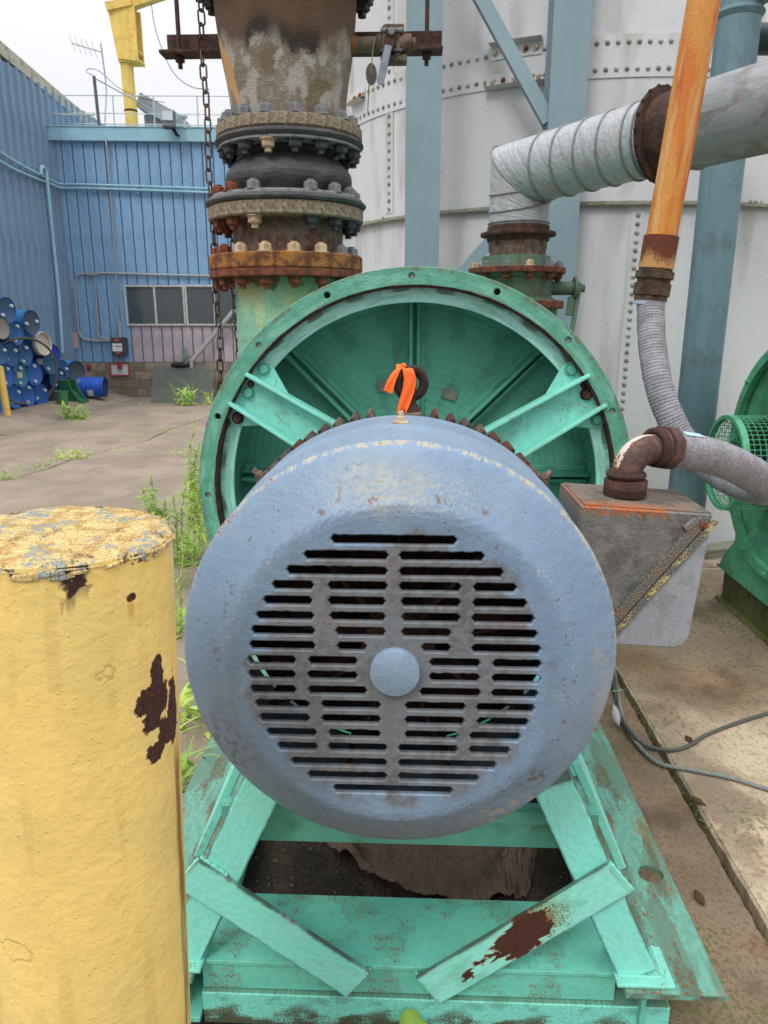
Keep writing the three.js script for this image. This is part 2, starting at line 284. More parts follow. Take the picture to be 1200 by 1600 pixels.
{ // the ramped strip under the drums
  const f = (u, v) => { const z = -9.6 - 5.0 * v, h = 0.165 - 0.075 * v, x = -5.45 - 1.6 * u; return [x, -0.004 + h * sst(0, 0.45, u) + 0.004 * S(TA, u, v * 3), z]; };
  part('concrete_ramp', gridGeo(16, 40, f), mYard, ground);
}

// ================================================================ the blue metal building
const bld = thing('metal_building', 'blue ribbed metal factory building with a tall wing and a low wing on concrete blocks', 'building', [-6.77, 0, -14.65]);
const mBlock = [0x8c8072, 0x7c7266, 0x968a7a].map((h, i) => painted(h, { size: 0.8, res: 256, rust: 0, dirt: 0.6, dirtHex: 0x544a3e, streak: 0.4, off: i * 0.3, gloss: 0.85, bump: 0.004, peel: 1 }));
const mMortar = new THREE.MeshStandardMaterial({ color: new THREE.Color(...L(0x8d8475)), roughness: 0.95 });
const mWinFrame = painted(0xb9bcbc, { size: 0.5, res: 256, rust: 0, dirt: 0.5, streak: 0.2 });
const mGlass = new THREE.MeshPhysicalMaterial({ color: 0x7c8b90, roughness: 0.08, metalness: 0, specularIntensity: 1, transmission: 0.72, thickness: 0, ior: 1.5 });
const mRoom = new THREE.MeshStandardMaterial({ color: new THREE.Color(0.03, 0.035, 0.04), roughness: 1 });
const mBlindReflect = new THREE.MeshStandardMaterial({ color: new THREE.Color(...L(0x7d9096)), roughness: 0.9 });
const TH = 4.4 * RAD;
const BP = (n, g, m, lab, x = 0) => { const o = local(n, g, m, bld, [x * Math.cos(TH), 0, -x * Math.sin(TH)]); o.rotation.y = TH; if (lab) o.userData.label = lab; return o; };
{
  const r = rng(8);
  BP('block_wall', [boxR(0, 3.9, -0.05, 0.685, -0.2, -0.012)], mMortar);
  for (let j = 0; j < 4; j++) for (let i = -1; i < 10; i++) {
    const x0 = Math.max(0, i * 0.4 + (j % 2) * 0.2 + 0.005), x1 = Math.min(3.9, (i + 1) * 0.4 + (j % 2) * 0.2 - 0.005); if (x1 - x0 < 0.05) continue;
    BP('block', boxR(x0, x1, 0.004 + j * 0.17, 0.166 + j * 0.17, -0.012, 0.003 * r(), 0.004), mBlock[(r() * 3) | 0]);
  }
  // siding sheets: a flat pan and one standing rib each, above the window, below it (pink) and beside it
  const w = 0.2, pan = (y0, y1) => [boxR(0, w - 0.024, y0, y1, -0.03, 0, 0.001), uvBox(tr(extrude(poly([[-0.002, -0.002], [0.036, -0.002], [0.026, 0.045], [0.004, 0.045]]), y1 - y0 - 0.004, 0.001).rotateX(-Math.PI / 2), 0, y0 + 0.002, 0)), uvBox(tr(extrude(poly([[-0.008, -0.002], [0.008, -0.002], [0.004, 0.008], [-0.004, 0.008]]), y1 - y0 - 0.004, 0.001).rotateX(-Math.PI / 2), w * 0.5, y0 + 0.002, 0))];
  const full = mergeGeometries(pan(0.69, 4.72).map(flat)), over = mergeGeometries(pan(2.17, 4.72).map(flat)), under = mergeGeometries(pan(0.69, 1.392).map(flat));
  for (let i = 0; i < 20; i++) {
    const x = i * w, win = x > 1.05 && x < 3.45;
    BP('siding_sheet', win ? over : full, mSiding, '', x);
    if (win) BP('siding_sheet', under, mPink, 'faded pink siding under the windows', x);
  }
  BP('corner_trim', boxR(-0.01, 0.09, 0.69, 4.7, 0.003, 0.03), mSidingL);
  BP('fascia', [boxR(-0.02, 4.1, 4.715, 4.945, -0.02, 0.1, 0.006), boxR(-0.02, 4.1, 4.945, 4.965, -0.3, 0.115, 0.004)], mFascia);
  BP('roof', boxR(-0.02, 4.1, 4.86, 4.9, -9, -0.02), mFascia);
  BP('wall', [boxR(-0.02, 4.1, 2.2, 4.85, -0.5, -0.035), boxR(-0.02, 1.1, 0.7, 2.2, -0.5, -0.035), boxR(3.42, 4.1, 0.7, 2.2, -0.5, -0.035), boxR(1.1, 3.42, 0.7, 1.38, -0.5, -0.035)], tint(mPlain, 0x56708a));  // darker blue backing puts groove shade as colour into the gaps between sheets
  BP('window_reveal', [boxR(1.1, 3.42, 1.38, 2.2, -1.4, -1.38), boxR(1.1, 3.42, 1.36, 1.38, -1.4, -0.05)], mRoom);
  [[1.12, 2.285], [2.295, 3.42]].forEach(([a, b], k) => {
    const mid = (a + b) / 2, y0 = 1.395, y1 = 2.165;
    const f = BP('window', [boxR(a, a + 0.035, y0, y1, -0.03, 0.035), boxR(b - 0.035, b, y0, y1, -0.03, 0.035), boxR(a + 0.035, b - 0.035, y1 - 0.035, y1, -0.03, 0.035), boxR(a + 0.035, b - 0.035, y0, y0 + 0.035, -0.03, 0.045), boxR(mid - 0.02, mid + 0.02, y0 + 0.035, y1 - 0.035, -0.03, 0.025)], mWinFrame);
    for (const [c, d, j] of [[a + 0.035, mid - 0.02, 0], [mid + 0.02, b - 0.035, 1]]) {
      const p = local('pane', boxR(c, d, y0 + 0.035, y1 - 0.035, -0.006, 0, 0.0005), mGlass, f);
      if (k || j) local('blind_and_reflection', k ? boxR(c + 0.005, d - 0.005, y0 + 0.04, y0 + 0.34, -0.02, -0.015, 0.001) : boxR(c + 0.005, d - 0.005, y0 + 0.04, y1 - 0.04, -0.035, -0.03, 0.001), mBlindReflect, f);  // low strips in the second window paint in a pale pane reflection
    }
  });
  BP('insect_screen', boxR(1.16, 1.68, 1.435, 2.125, -0.04, -0.035, 0.001), new THREE.MeshStandardMaterial({ color: 0x2c2e30, roughness: 0.9 }));
}
{ // the tall wing at the left
  const w = 0.26, y1 = 5.62;
  const pan = mergeGeometries([boxR(-0.03, 0, 0, y1, 0.0, w - 0.024, 0.001), uvBox(tr(extrude(poly([[0, -0.05], [0.05, -0.03], [0.05, 0.02], [0, 0.03]]), y1 - 0.01, 0.002).rotateX(-Math.PI / 2), 0, 0.005, 0)), uvBox(tr(extrude(poly([[0, -0.014], [0.008, -0.006], [0.008, 0.006], [0, 0.014]]), y1 - 0.01, 0.001).rotateX(-Math.PI / 2), 0, 0.005, 0.13))].map(flat));
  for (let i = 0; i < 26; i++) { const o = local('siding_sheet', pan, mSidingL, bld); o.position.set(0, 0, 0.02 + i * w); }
  part('gable_wall', boxR(-7.1, -6.805, 0, 5.6, -22, -8, 0.01), mRoom, bld);  // near-black backing, shade painted into the gaps between the sheets
  for (let i = 1; i < 16; i++) { const o = local('siding_sheet', pan, mSidingL, bld); o.position.set(0, 0, -i * w); }
  // the eave: fascia board, soffit and gutter edge, falling a little towards the back
  const mEave = painted(0xa9a595, { size: 1.5, rust: 0, dirt: 0.7, dirtHex: 0x5f6238, streak: 0 });
  const s = (5.524 - 5.881) / 3.58;
  const eave = (x0, x1, dy0, dy1, z0 = -7.5, z1 = -18) => { const Y = z => 5.881 + (-13.218 - z) * s, p = []; const c = [[x0, dy0], [x1, dy0], [x1, dy1], [x0, dy1]]; return uvBox(new THREE.BoxGeometry(1, 1, 1).translate(0, 0, 0).applyMatrix4(M4().makeScale(Math.abs(x1 - x0), Math.abs(dy1 - dy0), z0 - z1)).applyMatrix4(M4().set(1, 0, 0, (x0 + x1) / 2, 0, 1, -s, Y((z0 + z1) / 2) + (dy0 + dy1) / 2, 0, 0, 1, (z0 + z1) / 2, 0, 0, 0, 1))); };
  part('eave_fascia', [eave(-6.83, -6.75, -0.2, 0)], mEave, bld);
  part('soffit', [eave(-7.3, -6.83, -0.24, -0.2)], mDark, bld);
  part('roof', [eave(-14, -6.78, 0.004, 0.04)], mEave, bld);
}
// pipes, conduits and fittings on the two walls
const onBack = (x, y, z) => [-6.77 + x * Math.cos(TH) + z * Math.sin(TH), y, -14.65 - x * Math.sin(TH) + z * Math.cos(TH)];
solo('wall_pipe', [tube([[-6.68, 4.36, -11.4], [-6.68, 4.10, -12.78], [-6.68, 3.985, -14.45], onBack(0.12, 3.97, 0.08), onBack(0.5, 3.965, 0.08), onBack(3.9, 3.88, 0.08)], 0.022, 90, 8)], mFascia, 'upper of the two parallel pale blue pipes around the blue building corner', 'pipe');
solo('wall_pipe', [tube([[-6.68, 4.22, -11.4], [-6.68, 3.96, -12.75], [-6.68, 3.92, -14.45], onBack(0.12, 3.905, 0.08), onBack(0.5, 3.9, 0.08), onBack(3.9, 3.81, 0.08)], 0.022, 90, 8), ...[0.75, 1.55, 2.3, 2.9].map(x => tr(box(0.03, 0.16, 0.05), ...onBack(x, 3.925 - x * 0.02, 0.05)))], mFascia, 'lower of the two parallel pale blue pipes with clips around the building corner', 'pipe');
solo('downpipe', [tube([[-6.66, 4.0, -13.9], [-6.66, 4.13, -13.94], [-6.66, 4.16, -14.02], [-6.66, 4.12, -14.1], [-6.66, 3.9, -14.11], [-6.66, 3.1, -14.1], [-6.66, 1.97, -14.08], [-6.66, 0.9, -13.98]], 0.033, 60, 8)], mFascia, 'pale blue vertical pipe with a hooked top on the tall blue wall above the drums', 'pipe');
solo('wall_conduit', [tube([onBack(3.9, 2.31, 0.05), onBack(2.0, 2.35, 0.05), onBack(0.42, 2.375, 0.05), onBack(0.27, 2.34, 0.05), onBack(0.21, 2.22, 0.05), onBack(0.18, 1.5, 0.05), onBack(0.19, 1.24, 0.05), onBack(0.26, 1.14, 0.05), onBack(0.42, 1.11, 0.05), onBack(0.85, 1.105, 0.05)], 0.022, 160, 8)], mGalv, 'grey conduit bent in a long loop from above the windows down to the switch box', 'conduit');
solo('wall_conduit', [tube([onBack(0.6, 2.36, 0.05), onBack(0.57, 1.5, 0.05), onBack(0.58, 1.42, 0.05), onBack(0.54, 1.3, 0.05), onBack(0.58, 1.18, 0.05), onBack(0.68, 1.14, 0.05), onBack(0.85, 1.13, 0.05)], 0.017, 80, 8), tr(box(0.22, 0.06, 0.06), ...onBack(0.55, 2.37, 0.05))], mGalv, 'thin inner grey conduit curving into the side of the switch box', 'conduit');
solo('wall_conduit', [rod(onBack(1.05, 4.72, 0.06), onBack(0.985, 1.45, 0.06), 0.014), rod(onBack(0.985, 1.45, 0.06), onBack(0.98, 1.17, 0.07), 0.035), tr(box(0.05, 0.08, 0.05), ...onBack(0.99, 1.45, 0.06))], mGalv, 'straight grey conduit dropping from the roof edge to the top of the switch box', 'conduit');
{
  const b = thing('switch_box', 'dark grey electrical switch box with a white label on the blue wall', 'electrical box', onBack(0.96, 0.83, 0));
  part('box_body', tr(box(0.3, 0.34, 0.13, 0, 0, 0, 0.01).rotateY(TH), ...onBack(0.96, 1.0, 0.075)), tint(mPlain, 0x3d4044), b);
  const mLabel = paint(128, 128, (u, v, o) => { const line = (y, w) => Math.abs(v - y) < w && u > 0.1 && u < 0.9; setc(o, L(0xdcdad4)); if ((line(0.62, 0.09) && S(TD, u * 0.5, 0.3) > 0.4) || (line(0.3, 0.03) && S(TD, u * 0.4, 0.7) > 0.45)) setc(o, L(0x4c4c50)); o.ro = 0.6; });
  part('label_plate', tr(flat(new THREE.BoxGeometry(0.19, 0.15, 0.004)).rotateY(TH), ...onBack(0.93, 0.98, 0.143)), mLabel, b);
  part('warning_strip', [tr(box(0.1, 0.04, 0.004).rotateY(TH), ...onBack(0.93, 1.12, 0.143)), tr(box(0.1, 0.03, 0.004).rotateY(TH), ...onBack(0.93, 0.87, 0.143))], tint(mPlain, 0xb05a55), b);
}
{
  const s = thing('notice_board', 'white notice with a red border on the concrete block wall', 'sign', onBack(0.9, 0.42, 0));
  part('sign_face', tr(box(0.33, 0.2, 0.008).rotateY(TH), ...onBack(0.9, 0.54, 0.02)), tint(mPlain, 0xc9cbd0), s);
  part('sign_border', [box(0.39, 0.028, 0.012, 0, 0.114), box(0.39, 0.028, 0.012, 0, -0.114), box(0.028, 0.2, 0.012, -0.181, 0), box(0.028, 0.2, 0.012, 0.181, 0)].map(g => tr(g.rotateY(TH), ...onBack(0.9, 0.54, 0.022))), tint(mPlain, 0xa33d48), s);
  const h = thing('wall_outlet', 'small dark red pipe outlet hanging in front of the red bordered notice', 'outlet', onBack(0.93, 0.6, 0));
  part('outlet_body', [rod(onBack(0.93, 0.69, 0.06), onBack(0.93, 0.56, 0.08), 0.045, 12), rod(onBack(0.93, 0.62, 0.05), onBack(0.93, 0.62, 0.16), 0.035, 10), rod(onBack(0.94, 0.86, 0.06), onBack(0.93, 0.68, 0.06), 0.012)], tint(mPlain, 0x86303c), h);
}
solo('wall_notice', [tr(box(0.125, 0.31, 0.006).rotateY(TH), ...onBack(-0.02 + 0.1, 1.12, 0.035))], tint(mPlain, 0xc9a8a4), 'faded pinkish paper notice in the blue building corner above the drums', 'notice');
{
  const p = thing('vent_pipe', 'slanting pale grey pipe with an elbow rising past the windows', 'pipe', onBack(2.36, 0.58, 0.1));
  part('pipe', [rod(onBack(2.38, 0.72, 0.16), onBack(3.9, 2.38, 0.16), 0.045, 12), rod(onBack(2.36, 0.4, 0.16), onBack(2.36, 0.74, 0.16), 0.045, 12)], mGalv, p);
  part('gauge_fitting', [rod(onBack(2.25, 0.66, 0.18), onBack(2.25, 0.98, 0.18), 0.05, 12), rod(onBack(2.25, 0.8, 0.12), onBack(2.25, 0.8, 0.3), 0.05, 12)], tint(mPlain, 0x6d7f7c), p);
  solo('black_bag', [tr(new THREE.SphereGeometry(0.14, 16, 10).scale(1.6, 0.42, 0.8), ...onBack(2.16, 0.64, 0.14))], mBlack, 'small black bag lying under the slanting vent pipe', 'bag');
}
{ // leaning panel of ribbed translucent sheet
  const mMesh = new THREE.MeshPhysicalMaterial({ color: new THREE.Color(...L(0xa2ada4)), roughness: 0.2, transmission: 0.8, thickness: 0, side: THREE.DoubleSide });
  const A = [-4.93, 0.005, -13.66], B = [-3.72, 0.005, -13.6], C = onBack(1.6, 0.62, 0.06), D = onBack(2.83, 0.6, 0.06);
  const g = gridGeo(240, 4, (u, v) => { const w = 0.012 * Math.sin(u * 30 * 6.2832); return [A[0] + (B[0] - A[0]) * u + (C[0] - A[0]) * v, A[1] + (C[1] - A[1]) * v, A[2] + (B[2] - A[2]) * u + (C[2] - A[2]) * v + w]; });
  solo('ribbed_panel', g, mMesh, 'greenish translucent ribbed plastic panel leaning on the block wall', 'panel');
}
{ // floodlight on the fascia
  const p = onBack(2.28, 5.03, 0.3), f = thing('floodlight', 'grey square floodlight mounted on the pale blue roof edge', 'floodlight', p);
  part('lamp_housing', [tr(new RoundedBoxGeometry(0.23, 0.3, 0.14, 2, 0.02), p[0], p[1], p[2], -0.15, 0.1, 0)].map(uvBox), tint(mPlain, 0x5b6066), f);
  part('lamp_glass', [tr(box(0.19, 0.17, 0.01), p[0], p[1] + 0.05, p[2] + 0.08, -0.15, 0.1, 0)], new THREE.MeshPhysicalMaterial({ color: 0xaab4bc, roughness: 0.1, clearcoat: 1 }), f);
  part('bracket', [rod([p[0] + 0.06, p[1] - 0.14, p[2]], [p[0] + 0.1, p[1] - 0.24, p[2] - 0.1], 0.03), rod([p[0] + 0.1, p[1] - 0.22, p[2]], [p[0] + 0.1, p[1] - 0.22, p[2] - 0.3], 0.02)], mDark, f);
  const q = onBack(2.52, 5.14, 0.12), e = thing('roof_sensor', 'small round white sensor lamp beside the floodlight on the roof edge', 'sensor', q);
  part('sensor_body', [tr(new THREE.SphereGeometry(0.065, 12, 8), ...q), rod([q[0], q[1], q[2]], [q[0], q[1] - 0.2, q[2]], 0.022)], tint(mPlain, 0xc4c8cc), e);
}
{ // railing on the roof
  const mRail = tint(mPlain, 0xa9b8bc);
  const R = thing('roof_railing', 'thin blue grey pipe railing along the low roof', 'railing', onBack(0, 4.96, -0.8)), Z = -0.8;
  const top = (x, y) => onBack(x, y, Z);
  part('top_rail', rod(top(-0.13, 5.7), top(4.2, 5.72), 0.01, 8), mRail, R);
  part('middle_rail', rod(top(-0.15, 5.395), top(4.2, 5.385), 0.009, 8), mRail, R);
  part('bottom_rail', rod(top(-0.18, 5.205), top(4.2, 5.195), 0.011, 8), tint(mPlain, 0xb9b7b0), R);
  for (const [x, y] of [[-0.11, 5.3], [0.07, 4.9], [0.98, 4.9], [1.76, 4.9], [2.6, 4.9], [3.4, 4.9]]) part('post', rod(top(x - (5.7 - y) * 0.02, y), top(x, 5.7), 0.014, 8), mRail, R);
  solo('roof_conduit', tube([top(-0.3, 5.68), top(-0.32, 5.4), top(-0.26, 5.22), top(-0.1, 5.19), top(0.9, 5.18)].map((p, i) => [p[0], p[1], p[2] + 0.75]), 0.016, 40, 8), tint(mPlain, 0xa9a6a0), 'thin grey conduit bending along the tall wing onto the low roof', 'conduit');
}
{ // antenna and mast
  const A = thing('antenna', 'old television antenna on a thin bent mast fixed to the roof edge', 'antenna', onBack(1.04, 4.9, 0.12));
  part('mast', [tube([onBack(1.05, 4.6, 0.12), onBack(1.04, 5.1, 0.0), onBack(1.02, 5.7, -0.3), onBack(0.99, 6.44, -0.3)], 0.014, 30, 8)], mGalv, A);
  const b0 = onBack(1.0, 6.29, -0.3), b1 = onBack(0.46, 6.435, -0.3), bm = part('boom', rod(b0, b1, 0.009, 6), mGalv, A);
  for (let k = 0; k < 5; k++) { const t = 0.25 + k * 0.18, x = b0[0] + (b1[0] - b0[0]) * t, y = b0[1] + (b1[1] - b0[1]) * t, z = b0[2] + (b1[2] - b0[2]) * t; part('rod', rod([x, y - 0.1, z - 0.12], [x, y + 0.1, z + 0.12], 0.0035, 5), mGalv, A); }
  const P = thing('roof_post', 'short dark post with a looped cable standing on the low roof by the antenna', 'post', onBack(0.75, 4.95, -0.6));
  part('post_tube', rod(onBack(0.74, 4.9, -0.6), onBack(0.72, 5.98, -0.6), 0.032, 8), tint(mPlain, 0x4d565c), P);
  part('brace_rod', rod(onBack(0.76, 5.93, -0.6), onBack(1.75, 5.55, -1.6), 0.012, 6), mGalv, P);
  part('cable', tube([onBack(0.72, 5.98, -0.6), onBack(0.58, 6.06, -0.6), onBack(0.62, 6.1, -0.6), onBack(0.8, 6.08, -0.6), onBack(1.1, 5.85, -0.8), onBack(1.4, 5.78, -1.2), onBack(1.75, 5.85, -1.8)], 0.006, 50, 6), mDark, P);
}
{ // yellow jib crane behind the roof
  const c = onBack(0.72, 0, -3), K = thing('jib_crane', 'yellow jib crane column rising behind the low roof', 'crane', [c[0], 4.9, c[2]]), at = (x, y, z) => { const p = onBack(x, y, -3); return [p[0], p[1], p[2] + z]; };
  part('column', rod(at(0.72, 4.9, 0), at(0.7, 6.98, 0), 0.135, 24), mYellow2, K);
  part('crane_head', [uvBox(tr(extrude(poly([[0.58, 6.96], [1.03, 6.9], [1.03, 7.95], [0.44, 7.98]].map(p => [p[0] - 0.7, p[1]])), 0.06, 0.004), at(0.7, 0, 0.14)[0], 0, at(0.7, 0, 0.14)[2])), uvBox(tr(extrude(poly([[0.58, 6.96], [1.03, 6.9], [1.03, 7.95], [0.44, 7.98]].map(p => [p[0] - 0.7, p[1]])), 0.06, 0.004), at(0.7, 0, -0.2)[0], 0, at(0.7, 0, -0.2)[2])), tr(box(0.05, 1.0, 0.3), ...at(0.9, 7.45, 0)), tr(box(0.47, 0.05, 0.36), ...at(0.81, 6.93, 0)), tr(box(0.2, 0.04, 0.3), ...at(0.95, 7.1, 0.02))], mYellow2, K);
  part('boom', [bar(at(0.5, 7.93, 0), at(2.6, 8.45, 0.3), 0.2, 0.2, [0, 0, 1]), bar(at(0.42, 7.92, 0), at(0.95, 8.03, 0), 0.16, 0.5, [0, 0, 1])], mYellow2, K);
  part('cable_band', [tr(lathe([[0.138, -0.02], [0.146, 0], [0.138, 0.02]], 20), ...at(0.71, 5.98, 0)), tube([at(1.35, 8.1, 0.1), at(1.42, 7.5, 0.1), at(1.75, 6.7, 0.1), at(2.1, 6.45, 0.1), at(2.5, 6.4, 0.1)], 0.008, 40, 5)], mDark, K);
  const h = onBack(1.08, 0, -4), U = thing('rooftop_unit', 'grey rooftop ventilation hood with a sloped cover behind the yellow crane', 'ventilator', [h[0], 4.9, h[2]]);
  part('hood', [bar(onBack(0.78, 6.35, -4), onBack(1.62, 5.92, -4), 0.3, 1.2, [0, 0, 1])], tint(mPlain, 0x9ea2a8), U);
  part('unit_body', [tr(box(0.55, 1.2, 0.9), ...onBack(1.15, 5.45, -4)), tr(box(0.5, 0.3, 0.4), ...onBack(1.5, 5.05, -3.8))], tint(mPlain, 0x7f8388), U);
}

// ================================================================ the riveted tank
const TX = 1.33, TZ = -6.62;
const mTank = paint(1024, 1024, (u, v, o) => {
  const n = S(TL, u * 3, v), s = S(TB, u * 26, v), s2 = S(TA, u * 9 + 0.3, v * 0.999), d = S(TD, u * 8, v * 4), f = S(TC, u * 5, v * 4);
  setc(o, L(0xcbccce), 0.96 + 0.06 * n); mixc(o, L(0x98988f), 0.5 * sst(0.55, 1, 0.5 * s + 0.5 * s2)); mixc(o, L(0x9a947f), 0.3 * sst(0.8, 1, s2)); mixc(o, L(0x8a857a), 0.35 * sst(0.985, 0.997, d));
  o.ro = 0.5 + 0.2 * f; o.h = 0.5 * n + 0.1 * f;
}, { size: [12.6, 5.2], bump: 0.004 });
const mRivet = [0x93918c, 0x857e74, 0xa4a4a2].map(h => tint(mPlain, h));
const tank = thing('storage_tank', 'large pale grey riveted steel storage tank behind the machines', 'tank', [TX, 0, TZ]);
const ring = (r0, r1, y0, y1, seg = 160) => lathe([[r0, y0], [r1, y0], [r1, y1], [r0, y1], [r0, y0]], seg);
local('lower_shell', lathe([[1.985, -0.02], [1.985, 2.17]], 160), mTank, tank);
local('upper_shell', lathe([[2.0, 2.14], [2.0, 6.6]], 160), mTank, tank);
local('seam_strap', ring(1.99, 2.007, 2.815, 3.03), mTank, tank);
const mMoss = paint(512, 128, (u, v, o) => { const f = S(TC, u * 6, v * 2), d = S(TD, u * 5, v * 2), n = S(TA, u * 4, v); setc(o, L(0xb4b2a4), 0.8 + 0.3 * f); mixc(o, L(0x82845a), sst(0.45, 0.9, 0.6 * n + 0.4 * d)); mixc(o, L(0x3c3a24), sst(0.8, 0.98, d) * 0.6); o.ro = 0.95; o.h = f; }, { size: [2, 0.1], bump: 0.01 });
local('ledge_angle', lathe([[1.98, 2.146], [2.022, 2.146], [2.024, 2.149], [2.024, 2.154], [2.004, 2.157], [2.0025, 2.172]], 160), mMoss, tank);
local('ledge_moss', gridGeo(400, 5, (u, v) => { const a = Math.PI * (0.02 + 0.96 * u), h = 0.026 * Math.pow(S(TC, u * 23, 0.3), 2) * S(TA, u * 5, 0.5) + 0.004, r = 2.0235 - 0.022 * v; return [r * Math.cos(a), 2.153 + h * Math.sin(v * 3.14) + h * 0.6 * v, r * Math.sin(a)]; }, (u, v) => [u * 6.4, v * 0.06]), mMoss, tank);
local('foundation_ring', ring(1.9, 2.12, 0, 0.06), mMoss, tank);
{
  const rg = (() => { const g = new THREE.SphereGeometry(0.0145, 10, 5, 0, 6.2832, 0, 1.45); g.rotateX(Math.PI / 2); return uvBox(g); })();
  const r = rng(3), ang = (x, rr) => Math.asin((x - TX) / rr);
  const rivet = (a, y, rr, m) => { const o = local('rivet', rg, m ?? mRivet[(r() * 3) | 0], tank, [rr * Math.sin(a), y, rr * Math.cos(a)]); o.rotation.y = a; };
  for (const y of [2.856, 2.989]) for (let a = -1.13; a < 0.62; a += 0.0285) rivet(a, y, 2.004);
  // vertical seams: a narrow strap with its rivets
  const seam = (a, rr, y0, y1, n) => { local('vertical_strap', uvBox(new THREE.CylinderGeometry(rr + 0.004, rr + 0.004, y1 - y0, 4, 1, true, a - 0.02, 0.04).translate(0, (y0 + y1) / 2, 0)), mTank, tank); for (let k = 0; k < n; k++) rivet(a, y0 + (k + 0.5) * (y1 - y0) / n, rr + 0.002); };
  seam(-0.845, 2.0, 2.2, 2.82, 12); seam(-0.845, 2.0, 3.03, 3.7, 13); seam(-0.01, 1.985, 0.55, 2.12, 32); seam(0.44, 2.0, 2.2, 2.82, 12);
  // short bolted clip angles over the seam straps
  const clip = (a0, a1, y, up) => {
    local('clip_angle', [new THREE.CylinderGeometry(2.012, 2.012, 0.075, 8, 1, true, a0, a1 - a0).translate(0, y, 0), new THREE.CylinderGeometry(2.06, 2.012, 0.012, 8, 1, true, a0, a1 - a0).translate(0, y + (up ? 0.037 : -0.037), 0), new THREE.CylinderGeometry(2.012, 2.06, 0.012, 8, 1, true, a0, a1 - a0).translate(0, y + (up ? 0.049 : -0.025), 0)].map(g => uvBox(g)), mTank, tank);
    for (let k = 0; k < 5; k++) rivet(a0 + (a1 - a0) * (k + 0.5) / 5, y, 2.014, k % 2 ? mRustRed : mCream);
  };
  clip(-0.46, -0.31, 3.0, true); clip(-0.47, -0.3, 2.852, false); clip(0.2, 0.36, 3.0, true); clip(0.2, 0.36, 2.852, false); clip(-1.08, -0.98, 2.989, false);
}

// ================================================================ steel columns and braces in front of the tank
function column(x, z, label) {
  const o = thing('steel_column', label, 'column', [x, 0, z]);
  local('flange', boxR(-0.1, 0.1, 0, 5, 0.085, 0.097, 0.001), mColumn, o); local('flange', boxR(-0.1, 0.1, 0, 5, -0.097, -0.085, 0.001), mColumn, o); local('web', boxR(-0.005, 0.005, 0, 5, -0.085, 0.085, 0.001), mColumn, o);
  local('base_plate', boxR(-0.17, 0.17, 0, 0.02, -0.17, 0.17), mColumn, o);
}
column(0.047, -4.62, 'pale blue steel column standing behind the top of the green ring');
column(0.83, -4.55, 'pale blue steel column partly hidden by the grey insulated duct elbow');
solo('brace_bar', bar([0.16, 3.5, -4.6], [0.74, 2.56, -4.5], 0.075, 0.05), mColumn, 'pale blue diagonal brace sloping down to the column beside the tank clips', 'brace');
solo('brace_bar', bar([0.15, 1.62, -4.45], [0.74, 2.27, -4.5], 0.07, 0.05), mColumn, 'darker blue diagonal brace below the duct elbow, just above the green ring', 'brace');
{
  const mCol2 = painted(0x62808a, { size: 1.1, rust: 0.012, dirt: 0.45, dirtHex: 0x46585a, streak: 0.3, mottle: 0.14, gloss: 0.4 });
  const o = thing('pipe_column', 'thick round pale blue pipe column with a branch at its top', 'pipe column', [1.487, 0, -3.9]);
  local('column_pipe', lathe([[0.098, 0], [0.098, 3.0]], 40), mCol2, o);
  local('branch_pipe', [tube([[0, 2.98, 0.0], [0.12, 3.02, 0.1], [0.5, 3.06, 0.4], [1.2, 3.1, 0.9]], 0.12, 30, 24), new THREE.SphereGeometry(0.122, 24, 16).translate(0.0, 2.99, 0)], mCol2, o);
  local('weld_collar', tr(lathe([[0.1, -0.02], [0.112, 0], [0.1, 0.02]], 32), 0, 2.86, 0), mCol2, o);
  solo('overhead_pipe', tube([[1.62, 2.86, -4.2], [1.9, 2.82, -4.1], [2.8, 2.7, -3.8]], 0.07, 12, 16), tint(mPlain, 0x2f4248), 'dark blue pipe passing under the branch at the top of the round column', 'pipe');
}
